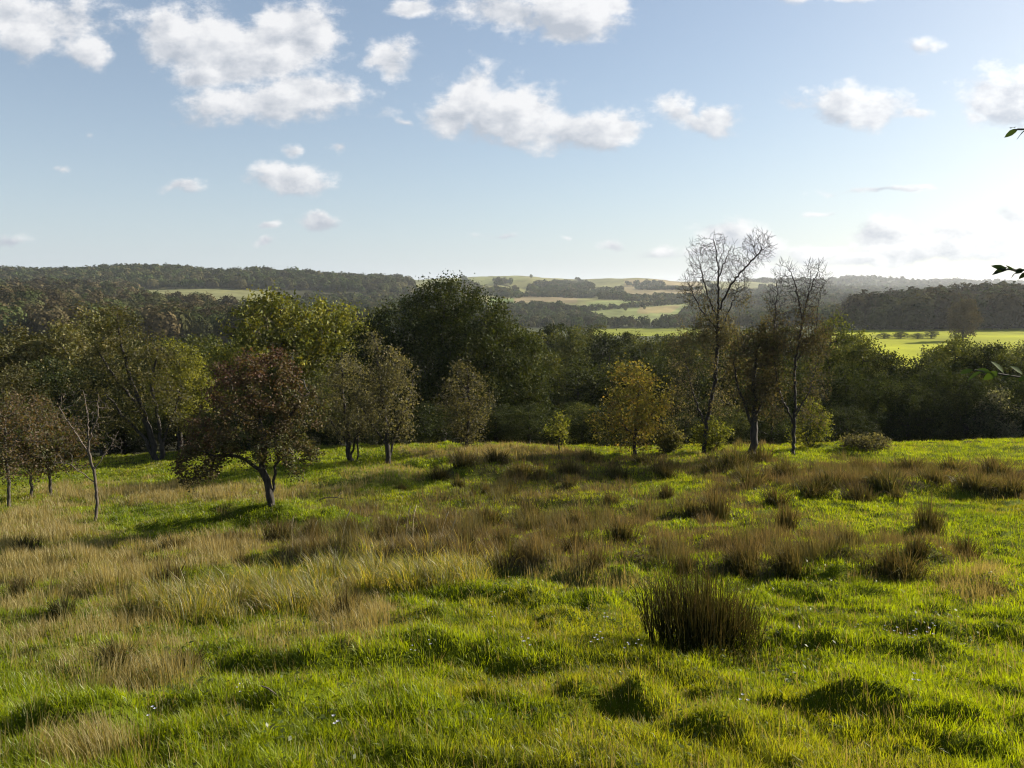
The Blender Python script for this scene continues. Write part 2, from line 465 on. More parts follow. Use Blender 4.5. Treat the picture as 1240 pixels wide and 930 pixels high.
def build_grass():
    N = 1350000
    a, b, e = 2.4, 47.0, .6
    D = (rng.random(N) * (b ** e - a ** e) + a ** e) ** (1 / e)
    u = rng.uniform(-.84, .84, N)
    x, y = u * D, D
    z = ground_h(x, y)
    st, br, lo, lu = cover(x, y, z)
    k1 = rng.random(N)
    wd, wx, wy, wid = worley(x, y, .72, 500)          # big tufts of the dry bands
    gd, gx, gy, gid = worley(x, y, .30, 520)          # small tufts of the green sward
    tuft = np.clip(1.15 - 1.25 * wd, .12, 1.1)
    gtuft = np.clip(1.2 - 1.1 * gd, .3, 1.15)
    gap = sstep(.36, .56, fbm(x / 1.5, y / 1.1, 93, 3))
    br = br * (.45 + .55 * gap)
    is_br = k1 < br * .95 * (.35 + .65 * (wid > .22)) * sstep(.95, .45, wd)
    is_st = (~is_br) & (rng.random(N) < st * .75 * (.3 + .7 * (wid > .3)))
    is_lo = (~is_br) & (~is_st) & (rng.random(N) < lo * .7)
    is_st |= (~is_br) & (rng.random(N) < .05)
    g = fbm(x / 2.2, y / 2.2, 61, 3)
    clump2 = fbm(x / 1.2, y / 1.2, 67, 3)
    far = sstep(8, 30, D)
    h = (.038 + .08 * rng.random(N) ** 1.5) * (.45 + .55 * gtuft) * (.45 + .7 * gid + .7 * clump2)
    h = h * (1 + .25 * far)
    h = np.where(is_lo, rng.uniform(.22, .55, N) * (.4 + .7 * tuft), h)
    h = np.where(is_st, rng.uniform(.15, .45, N) * (.45 + .5 * st) * (.35 + .8 * tuft), h)
    h = np.where(is_br, rng.uniform(.30, .66, N) * (.5 + .5 * br) * tuft * (.45 + .8 * wid), h)
    w = (.0030 + .00048 * D) * rng.uniform(.6, 1.4, N)
    w = np.where(is_br | is_st, w * .7, w)
    lean = np.clip(rng.normal(.45, .22, N), .05, .93)
    lean = np.where(is_br | is_st, np.clip(.12 + .45 * wd + rng.normal(0, .14, N), .02, .9), lean)
    lean = np.where(is_lo, np.clip(.45 + .3 * wd + rng.normal(0, .15, N), .02, .93), lean)
    ldir = np.arctan2(gy - .12, gx - .25) + rng.normal(0, 1.1, N)
    ldir = np.where(is_br | is_st | is_lo, np.arctan2(wy + .05, wx - .18) + rng.normal(0, .6, N), ldir)
    az = rng.uniform(0, math.pi, N)
    t = np.clip(.2 + .8 * g + rng.normal(0, .16, N) + .35 * (gid - .5) - .5 * lu, 0, 1)[:, None]
    cg = G_A * (1 - t) + G_B * t
    pt = (sstep(.54, .74, fbm(x / 1.9, y / 1.4, 161, 3)) * (.1 + .5 * rng.random(N)))[:, None]
    cg = cg * (1 - pt) + np.array([.17, .135, .04]) * pt
    v = rng.uniform(.7, 1.3, N)[:, None]
    tv = (.7 + .6 * wid)[:, None]
    cs = STRAW * v * (1 - .35 * rng.random(N)[:, None])
    green_rush = np.array([.055, .068, .018])
    cb = (BROWN * (1 - k1[:, None] * .3) + .06 * rng.random(N)[:, None] * np.array([1, .78, .4])) * v * tv
    cb = np.where((wid > .78)[:, None], .45 * cb + .55 * green_rush * v, cb)
    cl = np.where((k1 > .6)[:, None], STRAW * .8, np.array([.125, .135, .04])) * v
    gv = (.8 + .4 * gid)[:, None]
    col1 = np.where(is_br[:, None], cb, np.where(is_st[:, None], cs, np.where(is_lo[:, None], cl, cg * v * gv)))
    col0 = np.where(is_br[:, None], .4 * cb + .6 * green_rush * v, np.where(is_st[:, None], .7 * cs + .3 * cg, col1))
    base = np.stack([x, y, z - .01], 1)
    dry = is_br | is_st
    for sel, nm, lb in ((~dry, 'green_grass', 'short lush green grass covering the sunlit meadow'),
                        (dry, 'dry_grass', 'brown and straw coloured dry grass in bands across the meadow')):
        V, Q, T, K = blades(base[sel], h[sel], w[sel], az[sel], lean[sel], ldir[sel], col0[sel], col1[sel])
        tag(link(nm, mesh_np(nm, V, [Q, T], M_DRY if nm[0] == 'd' else M_GRASS, K)), lb, 'grass', None, 'stuff')


build_grass()


def build_weeds():
    n = 26000
    D = np.sqrt(rng.random(n) * (15 ** 2 - 2.5 ** 2) + 2.5 ** 2)
    x = rng.uniform(-.8, .8, n) * D
    k = fbm(x / .8, D / .8, 141, 3) > .57
    x, y = x[k], D[k]
    z = ground_h(x, y) + rng.uniform(.02, .1, len(x))
    g = np.random.default_rng(9)
    v, q = leaf_quads(np.stack([x, y, z], 1), np.full(len(x), .042), g, 1.2)
    c = np.array([.06, .09, .018]) * g.uniform(.6, 1.4, len(x))[:, None] + g.random(len(x))[:, None] * np.array([.03, .02, .0])
    tag(link('broad_leaves', mesh_np('broad_leaves', v, [q], M_GRASS, np.repeat(c, 4, 0))), 'small broad weed leaves low in the near grass', 'weeds', None, 'stuff')


# ------------------------------------------------------------------ rush tussocks
def tussock_mesh(n, rad, hgt, brown, seed, spread=.55, wid=.015, dk=.8):
    g = np.random.default_rng(seed)
    rr = rad * np.sqrt(g.random(n)) * .75
    th = g.uniform(0, 2 * math.pi, n)
    sub = g.integers(0, 7, n)
    sc = g.normal(0, rad * .45, (7, 2))
    sh = g.uniform(.5, 1.08, 7)
    x, y = rr * np.cos(th) * .7 + sc[sub, 0] * .6, rr * np.sin(th) * .7 + sc[sub, 1] * .6
    out = np.hypot(x, y) / rad
    h = hgt * (.28 + .77 * g.random(n) ** .8) * sh[sub] * (1 - .25 * np.clip(out, 0, 1))
    lean = np.clip(out * spread + g.normal(0, .16, n) + .06 * (g.random(n) < .25) * 5, .0, .95)
    wnd = g.uniform(.1, .5) if n < 1500 else .05
    ld = np.arctan2(y, x - wnd * rad) + g.normal(0, .5, n)
    v = g.uniform(.6, 1.4, n)[:, None]
    tipc = (np.array([.118, .086, .042]) * brown + np.array([.06, .07, .022]) * (1 - brown)) * v
    basec = np.array([.05, .07, .016]) * v
    dead = (g.random(n) < .18)[:, None]
    tipc = np.where(dead, np.array([.19, .14, .07]) * v, tipc)
    tipc, basec = tipc * dk, basec * dk
    V, Q, T, K = blades(np.stack([x, y, np.full(n, -.06)], 1), h + .06, np.full(n, wid) * g.uniform(.6, 1.5, n), g.uniform(0, 3.14, n), lean, ld, basec, tipc)
    return mesh_np('rush_tussock', V, [Q, T], M_RUSH, K)


T_MESH = [tussock_mesh(300, .34, .62, b, 100 + i, s) for i, (b, s) in enumerate([(.9, .5), (.7, .75), (1.0, .45), (.5, .85), (.8, .7)])]
T_BIG = tussock_mesh(1700, .78, .86, .45, 222, .22, .0095, .40)
T_RED = tussock_mesh(520, .5, .75, .85, 223, .7, .014)
GT = 'rush tussocks across the meadow'
# base pixel x, y, height px, width px, label
TUS = [
    (859, 764, 97, 146, 'largest dark rush tussock standing alone in the near sunlit grass', 'B'),
    (1082, 698, 62, 100, 'broad dark brown rush tussock at the near end of the sunlit lawn', 'R'),
    (955, 690, 50, 70, 'brown leaning rush tussock directly behind the largest dark tussock', 'R'),
    (900, 688, 46, 70, None, 'R'),
    (1168, 675, 36, 45, 'small isolated rush tussock on bright grass farthest right of the near ones', 0),
    (1122, 643, 54, 44, 'tall dark upright rush tussock behind the broad dark brown one', 0),
    (953, 642, 40, 40, 'round reddish brown rush tussock on bright lawn with dark hollow side', 2),
    (868, 628, 46, 50, 'pale brown rush tussock with a dark hole at its foot on the lawn', 2),
    (838, 626, 34, 40, None, 4),
    (1040, 609, 36, 62, 'wide dark rush tussock in front of the brown band at the lawn edge', 'R'),
    (1086, 605, 24, 24, 'small rounded rush tuft beside the wide dark tussock at lawn edge', 1),
    (1070, 590, 40, 60, None, 3), (1000, 590, 34, 50, None, 3), (985, 599, 30, 60, None, 3), (910, 590, 34, 60, None, 1), (940, 610, 30, 50, None, 4),
    (745, 578, 26, 52, 'low wide dark tussock in front of the golden tree', 3), (800, 575, 24, 40, None, 0), (808, 604, 24, 28, 'small dark tuft alone on bright lawn, nearest left of pale brown tussock', 2),
    (655, 580, 25, 28, 'small dark rush tuft with black foot below the green sapling', 0), (617, 600, 22, 26, 'squat rush tuft on green slope between bare mounds', 1), (588, 598, 16, 18, None, 2), (572, 602, 14, 16, None, 0), (555, 588, 18, 22, None, 1), (486, 592, 10, 18, None, 1),
    (530, 580, 24, 34, None, 4), (600, 560, 26, 40, None, 4), (560, 565, 28, 40, None, 4), (630, 575, 26, 40, None, 4), (690, 575, 28, 40, None, 1), (715, 560, 26, 40, None, 4), (690, 590, 20, 26, None, 0), (780, 562, 24, 40, None, 3),
    (206, 712, 42, 50, 'brown rush tussock standing alone in hollow of the green left slope', 2),
    (76, 742, 36, 44, 'dark rush tussock at near left with shaded foot', 3), (722, 690, 34, 36, 'rounded straw brown tuft with black foot behind the largest tussock', 2),
    (830, 690, 30, 40, None, 0), (800, 672, 30, 40, None, 2), (700, 668, 34, 50, None, 2), (660, 660, 36, 60, None, 'R'), (610, 665, 40, 60, None, 'R'), (560, 662, 42, 60, None, 'R'), (515, 655, 40, 60, None, 'R'), (470, 652, 40, 60, None, 'R'), (425, 648, 38, 60, None, 'R'), (380, 648, 34, 50, None, 'R'), (335, 652, 30, 40, None, 2),
    (640, 630, 34, 50, None, 1), (590, 635, 34, 50, None, 1), (700, 640, 34, 46, None, 4), (750, 650, 34, 46, None, 4), (545, 630, 30, 40, None, 3), (780, 630, 24, 30, None, 2), (740, 610, 22, 30, None, 4),
    (1130, 585, 30, 60, None, 1), (1180, 590, 30, 60, None, 1), (1225, 598, 34, 60, None, 4), (1205, 575, 30, 50, None, 4), (950, 575, 28, 50, None, 1), (890, 565, 34, 60, None, 3), (865, 572, 28, 50, None, 3), (920, 560, 30, 50, None, 1), (1100, 570, 26, 50, None, 4), (1040, 570, 26, 50, None, 1), (1150, 570, 26, 50, None, 1),
    (1030, 660, 34, 50, None, 'R'), (1110, 672, 34, 40, None, 0), (985, 672, 34, 50, None, 4), (1195, 722, 34, 50, 'loose reddish brown tuft in the near grass below the small isolated tussock', 4),
    (160, 690, 24, 40, None, 2), (30, 668, 24, 40, None, 2), (290, 690, 24, 40, None, 2), (210, 665, 24, 40, None, 4), (25, 718, 24, 40, None, 2), (225, 810, 38, 60, None, 4), (140, 800, 36, 60, None, 4), (420, 750, 44, 50, None, 2),
]


def tus_label(px, py):
    if px < 300:
        return ('brown grassy tuft among straw grass on the left slope', 'tufts on the left slope')
    if py < 606 and px > 830:
        return ('brown rush tussock in the band below the tall half bare trees', 'tussocks of the far right band')
    if py < 610:
        return ('brownish tuft on the green crest before the dark wood', 'tufts on the crest')
    if px < 800:
        return ('brown rush tussock in the wide band across mid meadow', 'tussocks of the mid meadow band')
    return ('brown rush tussock between the largest tussock and the lawn', 'tussocks behind the largest tussock')


for i, (px, py, hp, wp, lab, kind) in enumerate(TUS):
    x, d = hit(px, py, ground_h)
    z = float(ground_h(np.array([x]), np.array([d]))[0])
    me, bh, bw = (T_BIG, .86, 1.35) if kind == 'B' else (T_RED, .72, 1.25) if kind == 'R' else (T_MESH[kind], .6, .85)
    o = link('rush_tussock', me, None, (x, d, z))
    sw = wp / F * d / bw
    sh = hp / F * d / bh * 1.08
    o.scale = (sw, sw, sh)
    o.rotation_euler.z = rng.normal(0, .7)
    grp = GT
    if lab is None:
        lab, grp = tus_label(px, py)
    tag(o, lab, 'tussock', grp)


# ------------------------------------------------------------------ trees
def grow(seed, trunks, att, step=.35, kill=.5, infl=3.0, iters=90, jitter=.25, up=.05, tj=.12):
    """space colonisation: trunks = list of polylines; att = points. Returns nodes, parent"""
    g = np.random.default_rng(seed)
    P, par = [], []
    for tr in trunks:
        prev = -1
        if len(tr) > 3 and tr[-1] == 'from':
            pass
        pts = np.array(tr, float)
        for k in range(len(pts)):
            if k == 0:
                if P and np.min(np.linalg.norm(np.array(P) - pts[0], axis=1)) < .25:
                    prev = int(np.argmin(np.linalg.norm(np.array(P) - pts[0], axis=1)))
                    continue
                P.append(pts[0]); par.append(prev); prev = len(P) - 1
            else:
                a, b = P[prev], pts[k]
                n = max(1, int(np.linalg.norm(b - a) / step))
                for q in range(1, n + 1):
                    P.append(a + (b - a) * q / n + (g.normal(0, step * tj, 3) if q < n else 0)); par.append(prev); prev = len(P) - 1
    cap = 9000
    A = np.array(att, float)
    X = np.zeros((cap, 3)); n = len(P); X[:n] = np.array(P)
    near = np.full(len(A), -1); nd = np.full(len(A), 1e9)

    def upd(i0, i1):
        nonlocal near, nd
        d = np.linalg.norm(A[:, None, :] - X[None, i0:i1, :], axis=2)
        j = np.argmin(d, 1)
        m = d[np.arange(len(A)), j]
        k = m < nd
        nd[k] = m[k]; near[k] = j[k] + i0

    upd(0, n)
    for it in range(iters):
        alive = nd > kill
        if not alive.all():
            A, near, nd = A[alive], near[alive], nd[alive]
        if len(A) == 0 or n > cap - 1500:
            break
        act = nd < infl * (1 + it * .02)
        if not act.any():
            act = nd < nd.min() * 1.2
        ids = near[act]
        dirs = A[act] - X[ids]
        dirs /= np.linalg.norm(dirs, axis=1)[:, None] + 1e-9
        u, inv = np.unique(ids, return_inverse=True)
        S = np.zeros((len(u), 3))
        np.add.at(S, inv, dirs)
        S /= np.linalg.norm(S, axis=1)[:, None] + 1e-9
        S += g.normal(0, jitter, S.shape); S[:, 2] += up
        S /= np.linalg.norm(S, axis=1)[:, None] + 1e-9
        Nn = X[u] + S * step
        m = len(Nn)
        X[n:n + m] = Nn
        par.extend(u.tolist())
        upd(n, n + m)
        n += m
    return X[:n].copy(), np.array(par[:n])


def radii(par, rt, r0, ex=2.3):
    n = len(par)
    acc = np.zeros(n); kids = np.zeros(n, int)
    for i in range(n - 1, -1, -1):
        if kids[i] == 0:
            acc[i] = rt ** ex
        if par[i] >= 0:
            acc[par[i]] += acc[i]; kids[par[i]] += 1
    r = acc ** (1 / ex)
    mx = r[par < 0].max()
    s = r0 / mx
    r = np.maximum(rt, r * s) if s < 0 else rt * (r / rt) ** (math.log(r0 / rt) / math.log(max(mx / rt, 1.01)))
    return r, kids


def tubes(X, par, r, base_flare=1.5, name='trunk', mat=None, thr=.03):
    n = len(X)
    main = np.full(n, -1)
    for i in range(n):
        p = par[i]
        if p >= 0 and (main[p] < 0 or r[i] > r[main[p]]):
            main[p] = i
    V, F3 = [], []
    vo = 0
    groups = {3: [], 6: []}
    for i in range(n):
        if par[i] >= 0:
            groups[6 if r[par[i]] > thr else 3].append(i)
    faces = []
    for k, lst in groups.items():
        if not lst:
            continue
        ii = np.array(lst); pp = par[ii]
        d = X[ii] - X[pp]
        d /= np.linalg.norm(d, axis=1)[:, None] + 1e-9
        dp = np.where((par[pp] >= 0)[:, None], X[pp] - X[np.maximum(par[pp], 0)], d)
        dp /= np.linalg.norm(dp, axis=1)[:, None] + 1e-9
        cont = (main[pp] == ii)
        da = np.where(cont[:, None], dp + d, d); da /= np.linalg.norm(da, axis=1)[:, None] + 1e-9
        mc = main[ii]
        dn = np.where((mc >= 0)[:, None], X[np.maximum(mc, 0)] - X[ii], d)
        dn /= np.linalg.norm(dn, axis=1)[:, None] + 1e-9
        db = d + dn; db /= np.linalg.norm(db, axis=1)[:, None] + 1e-9
        ra = np.where(cont, r[pp], np.minimum(r[pp], r[ii] * 1.25)); rb = r[ii]
        ra = np.where(par[pp] < 0, ra * base_flare, ra)

        def ring(c, ax, rad):
            ref = np.array([.31, .95, .05])
            s = np.cross(ax, ref); s /= np.linalg.norm(s, axis=1)[:, None] + 1e-9
            t = np.cross(ax, s)
            a = np.arange(k) * 2 * math.pi / k
            return c[:, None, :] + rad[:, None, None] * (np.cos(a)[None, :, None] * s[:, None, :] + np.sin(a)[None, :, None] * t[:, None, :])
        Ra, Rb = ring(X[pp], da, ra), ring(X[ii], db, rb)
        m = len(ii)
        V.append(np.concatenate([Ra, Rb], 1).reshape(-1, 3))
        b0 = vo + np.arange(m)[:, None] * 2 * k
        j = np.arange(k)[None, :]
        jn = (j + 1) % k
        faces.append(np.stack([b0 + j, b0 + jn, b0 + k + jn, b0 + k + j], -1).reshape(-1, 4))
        vo += m * 2 * k
    return mesh_np(name, np.concatenate(V), faces, mat, None, True)


def leaf_quads(P, size, g, droop=.25):
    n = len(P)
    nrm = g.normal(0, 1, (n, 3)); nrm[:, 2] += droop * 2
    nrm /= np.linalg.norm(nrm, axis=1)[:, None]
    a = np.cross(nrm, g.normal(0, 1, (n, 3))); a /= np.linalg.norm(a, axis=1)[:, None] + 1e-9
    b = np.cross(nrm, a)
    L = (size * g.uniform(.6, 1.35, n))[:, None] * .5
    W = L * g.uniform(.5, .75, n)[:, None]
    v = np.stack([P - a * L, P + b * W - a * L * .15 + nrm * L * .12, P + a * L, P - b * W - a * L * .15 + nrm * L * .12], 1).reshape(-1, 3)
    i = np.arange(n) * 4
    return v, np.stack([i, i + 1, i + 2, i + 3], 1)


def lobes_points(lobes, g, hollow=.55):
    out = []
    for cx, cy, cz, rx, ry, rz, n in lobes:
        d = g.normal(0, 1, (n, 3)); d /= np.linalg.norm(d, axis=1)[:, None]
        rr = (hollow ** 3 + (1 - hollow ** 3) * g.random(n)) ** (1 / 3)
        out.append(np.array([cx, cy, cz]) + d * rr[:, None] * np.array([rx, ry, rz]))
    return np.concatenate(out)


def crown_lobes(g, w, dpt, z0, z1, n, npts, top=1.0, low=.8):
    """random sub-lobes in an egg-shaped envelope"""
    L = []
    H = z1 - z0
    for k in range(n):
        t = (k + g.random()) / n
        z = z0 + H * (.12 + .76 * t)
        prof = math.sin(math.pi * min(.98, .14 + .8 * (t ** .9))) ** .7
        th = k * 2.4 + g.uniform(-.5, .5)
        rr = g.uniform(.35, .68) * prof
        s = g.uniform(.28, .42) * (.6 + .55 * prof)
        L.append((rr * w / 2 * math.cos(th), rr * dpt / 2 * math.sin(th), z, w / 2 * s * 1.15, dpt / 2 * s * 1.15, H * s * .55, npts // n))
    L.append((0, 0, z1 - H * .2, w * .17, dpt * .17, H * .2, npts // n))
    return L


def make_tree(seed, trunks, lobes, r0, leaf_n, leaf_s, colf, step=.35, kill=.5, infl=3., jitter=.25, sig=.22, rt=.008, leaf_thr=.02,
              leaf_mat_=None, bark=None, hollow=.5, drop=0.0, zmin=.2, up=.05, iters=90):
    """returns (trunk mesh, crown mesh or None)"""
    g = np.random.default_rng(seed)
    att = lobes_points(lobes, g, hollow)
    X, par = grow(seed + 1, trunks, att, step, kill, infl, iters, jitter, up)
    r, kids = radii(par, rt, r0)
    tm = tubes(X, par, r, 1.45, 'trunk', bark or M_BARK)
    cm = None
    if leaf_n > 0:
        tips = np.where((r < leaf_thr) & (X[:, 2] > zmin))[0]
        cl = g.random(len(tips))
        cl = np.where(cl < drop, .04, .4 + cl)
        k = g.choice(len(tips), leaf_n, p=cl / cl.sum())
        f = g.random(leaf_n)[:, None]
        ti = tips[k]
        pp = np.maximum(par[ti], 0)
        P = X[ti] * f + X[pp] * (1 - f) + g.normal(0, sig, (leaf_n, 3))
        P[:, 2] = np.maximum(P[:, 2], .08)
        v, q = leaf_quads(P, np.full(leaf_n, leaf_s), g)
        ct = g.random(len(X))[ti]
        col = colf(P, ct, g)
        cm = mesh_np('crown', v, [q], leaf_mat_ or M_LEAF, np.repeat(col, 4, axis=0))
    return tm, cm


def colmix(*cols, wts=None, val=.35):
    cols = np.array(cols, float)

    def f(P, ct, g):
        n = len(P)
        t = np.clip(ct + g.normal(0, .18, n), 0, .999) * (len(cols) - 1)
        i = t.astype(int); fr = (t - i)[:, None]
        c = cols[i] * (1 - fr) + cols[i + 1] * fr
        return c * g.uniform(1 - val, 1 + val, n)[:, None]
    return f


def place(px, py=None, d=None):
    """ground point under a photo pixel, or the point of that column at depth d"""
    if d is None:
        x, d = hit(px, py, ground_h)
    else:
        x = (px - CX) / F * d * (1 / (cp + sp * -(520 - CY) / F))
    return x, d, float(ground_h(np.array([x]), np.array([d]))[0])


def put_tree(name, label, cat, pos, meshes, group=None, rz=0):
    t = thing(name, label, cat, pos, group, rz)
    link('trunk', meshes[0], t)
    if meshes[1] is not None:
        link('crown', meshes[1], t)
    return t


OLIVE = colmix((.055, .058, .02), (.085, .085, .03), (.115, .10, .045))
DARK = colmix((.014, .022, .007), (.024, .034, .009), (.052, .062, .018))
MIDG = colmix((.036, .048, .013), (.062, .076, .02), (.105, .11, .032))
OAK = colmix((.024, .036, .010), (.04, .056, .014), (.075, .086, .024))
LIGHTG = colmix((.075, .09, .016), (.12, .13, .024), (.18, .172, .036))
GREYG = colmix((.07, .068, .036), (.10, .092, .05), (.135, .12, .07))


def hawthorn_col(P, ct, g):
    n = len(P)
    red = np.array([.075, .040, .030]); brn = np.array([.075, .055, .03]); grn = np.array([.056, .06, .022])
    t = np.clip((P[:, 2] - 1.2) / 3.2 * .75 - P[:, 0] * .18 + (ct - .5) * .9 + g.normal(0, .15, n), 0, 1)[:, None]
    c = grn * (1 - t) + red * t
    k = (g.random(n) < .2)[:, None]
    c = np.where(k, brn, c)
    return c * g.uniform(.65, 1.35, n)[:, None]


# -- left: red leaved hawthorn
x, d, z = place(328, 610)
S = d / F   # metres per photo pixel there
g = np.random.default_rng(5)
tr = [[(0, 0, -.2), (-.05, 0, .5), (-.2, 0, 1.0), (-.15, .1, 1.9), (-.3, .1, 3.0)], [(0.02, 0, .25), (.15, .05, .9), (.2, .1, 1.5), (.5, .2, 2.4)],
      [(-.2, 0, 1.0), (-.8, -.1, 1.45), (-1.6, -.2, 1.55)], [(-.15, .1, 1.9), (.6, .3, 2.7), (1.0, .1, 3.2)]]
lob = [(-.35, 0, 3.6, 1.3, 1.3, 1.15, 150), (-1.2, .1, 2.5, 1.0, 1.2, .9, 110), (.75, .1, 2.6, 1.0, 1.2, 1.0, 120), (-1.75, -.1, 1.5, .85, 1.0, .65, 80), (.9, 0, 1.5, .75, 1.0, .5, 60), (-.2, -.6, 2.2, 1.2, .8, .9, 90), (-2.0, 0, .9, .55, .7, .42, 40), (.2, .4, 4.1, .7, .8, .6, 50)]
sc_ = S / (25.5 / F)
M = make_tree(31, tr, lob, .115, 19000, .082, hawthorn_col, step=.2, kill=.3, infl=2.5, sig=.1, jitter=.35, drop=.2)
t = put_tree('hawthorn_tree', 'dark red leaved hawthorn with short forked trunk standing in front of the olive trees', 'tree', (x, d, z), M)
t.scale = (.93, .93, .87)

# -- bare bleached sapling
x, d, z = place(115, 630)
tr = [[(0, 0, -.1), (.1, 0, .5), (.08, .02, 1.3), (-.05, 0, 2.1), (.0, 0, 3.3), (-.1, 0, 4.0)], [(.08, .02, 1.2), (-.55, -.1, 1.75), (-.9, 0, 1.8)],
      [(-.05, 0, 2.1), (-.6, .1, 2.9), (-.85, 0, 3.5)], [(.03, 0, 2.5), (.3, 0, 3.2), (.35, 0, 3.9)], [(.08, 0, 1.5), (.5, .1, 2.2), (.8, 0, 2.6)]]
lob = [(-.4, 0, 3.3, .6, .5, .8, 150), (.3, 0, 3.3, .5, .5, .7, 120), (-.8, 0, 1.9, .5, .4, .35, 60), (.7, 0, 2.4, .4, .4, .4, 50)]
M = make_tree(41, tr, lob, .045, 130, .07, colmix((.12, .08, .05), (.09, .09, .03)), step=.12, kill=.15, infl=2, sig=.05, bark=M_BARK_PALE, rt=.005, jitter=.35)
put_tree('dead_sapling', 'bare bleached young tree with leaning branches and crooked stem', 'tree', (x, d, z), M)

# -- small reddish trees at the far left
BROWNL = colmix((.085, .055, .032), (.11, .075, .045), (.07, .07, .028), (.05, .06, .02))
small = None
for i, (px, py, hp, lab) in enumerate([(12, 614, 152, 'thin brownish tree with slim grey stem, nearest of the small trees on the left slope'),
                                       (60, 600, 118, 'small purplish brown tree behind the bare sapling'),
                                       (38, 602, 130, 'small brown leaved tree between the thin grey stemmed tree and the bare sapling'),
                                       (-50, 606, 160, None)]):
    if lab is None:
        continue
    x, d, z = place(px, py)
    h = hp / F * d
    g = np.random.default_rng(60 + i)
    tr = [[(0, 0, -.1), (.05, 0, h * .2), (-.02, 0, h * .42), (.05, .05, h * .7)], [(.0, 0, h * .3), (-.5, .1, h * .55)], [(0, 0, h * .36), (.55, 0, h * .6)]]
    M = make_tree(61 + i, tr, crown_lobes(g, h * 1.15, h * 1.0, h * .24, h, 11, 560), .055, 7500, .09, BROWNL, step=.2, kill=.3, sig=.14, jitter=.3, bark=M_BARK_GREY, drop=.3, leaf_mat_=M_THIN)
    put_tree('thin_tree', lab, 'tree', (x, d, z), M)

# -- leaning multi-stemmed tree with sparse olive crown
x, d, z = place(190, 559)
k = d / F
tr = [[(0, 0, -.2), (-.2, 0, 1.2), (-.6, .1, 2.6), (-1.2, 0, 4.6), (-1.6, 0, 6.6), (-1.7, 0, 8.4)], [(.25, .1, -.2), (.3, .1, 1.0), (0.1, .2, 2.4), (-.2, .3, 4.2), (.4, 0, 6.2)],
      [(-.2, 0, -.1), (-.4, -.2, 1.2), (-1.5, -.2, 2.4), (-2.6, 0, 3.8)], [(.2, 0, 1.0), (1.0, .2, 2.6), (1.5, 0, 3.8)], [(-.6, .1, 2.6), (-2.0, 0, 4.6), (-2.8, 0, 6.0)]]
g = np.random.default_rng(70)
lob = [(-1.6, 0, 7.2, 1.6, 1.5, 1.5, 130), (-2.7, 0, 5.2, 1.6, 1.6, 1.4, 120), (.2, 0, 5.6, 1.5, 1.5, 1.4, 120), (-2.9, 0, 3.4, 1.2, 1.4, 1.0, 70), (1.0, 0, 3.7, 1.1, 1.3, 1.2, 90), (-.6, -.6, 3.6, 1.6, 1.0, 1.4, 110), (1.3, 0, 2.1, .9, 1.0, .7, 50), (-1.9, -.2, 1.9, 1.0, 1, .6, 40)]
M = make_tree(71, tr, lob, .2, 13500, .12, OLIVE, step=.3, kill=.42, infl=3, sig=.2, jitter=.35, drop=.25, leaf_mat_=M_THIN)
put_tree('multi_stem_tree', 'tall sparse olive tree on several dark leaning stems', 'tree', (x, d, z), M)

# -- yellow-green lit tree behind it
x, d, z = place(218, None, 47)
g = np.random.default_rng(75)
M = make_tree(76, [[(0, 0, -.3), (0, 0, 2.2), (.2, 0, 5.5)]], crown_lobes(g, 4.2, 4.2, 1.6, 7.2, 10, 520), .16, 9000, .15, colmix((.085, .09, .018), (.12, .125, .024), (.15, .145, .03)), step=.35, kill=.45, sig=.2, leaf_mat_=M_THIN)
put_tree('bright_tree', 'bright yellow green leafy tree glowing behind the sparse olive multi stemmed one', 'tree', (x, d, z), M)

# -- pair of grey-olive trees left of the oak
for i, (px, py, hp, wp, lab) in enumerate([(424, 560, 148, 118, 'rounded grey olive tree with twin dark stems behind and beside the red hawthorn'),
                                           (471, 562, 160, 108, 'grey olive tree with tall twiggy bare top leaning over its dark stem')]):
    x, d, z = place(px, py)
    h, w = hp / F * d, wp / F * d
    g = np.random.default_rng(80 + i)
    tr = [[(0, 0, -.2), (-.05, 0, h * .14), (-.1, 0, h * .3), (-.3, 0, h * .6), (-.25 - .2 * i, 0, h * .92)], [(.06, 0, .1), (.25, .1, h * .2), (.9, .1, h * .45)], [(-.05, 0, h * .14), (-.9, 0, h * .36), (-1.5, 0, h * .55)]]
    if i == 0:
        tr.append([(.3, .1, -.2), (.38, .1, h * .2), (.4, 0, h * .5)])
    lob = crown_lobes(g, w, w * .9, h * .2, h * .9, 12, 640)
    if i:
        lob.append((-.5, 0, h * .92, w * .16, w * .16, h * .12, 50))
    M = make_tree(81 + i, tr, lob, .15, 7600, .105, GREYG, step=.24, kill=.34, sig=.17, jitter=.32, drop=.25, leaf_mat_=M_THIN)
    put_tree('field_tree', lab, 'tree', (x, d, z), M)

# -- sparse olive tree in front of the oak
x, d, z = place(566, 546)
h, w = 112 / F * d, 84 / F * d
g = np.random.default_rng(90)
M = make_tree(91, [[(0, 0, -.2), (0, 0, h * .2), (.1, 0, h * .5), (0, 0, h * .9)]], crown_lobes(g, w, w, h * .08, h, 10, 500), .09, 5600, .11, GREYG, step=.24, kill=.34, sig=.18, drop=.2, leaf_mat_=M_THIN)
put_tree('field_tree', 'slim grey green tree standing against the big dark oak', 'tree', (x, d, z), M)

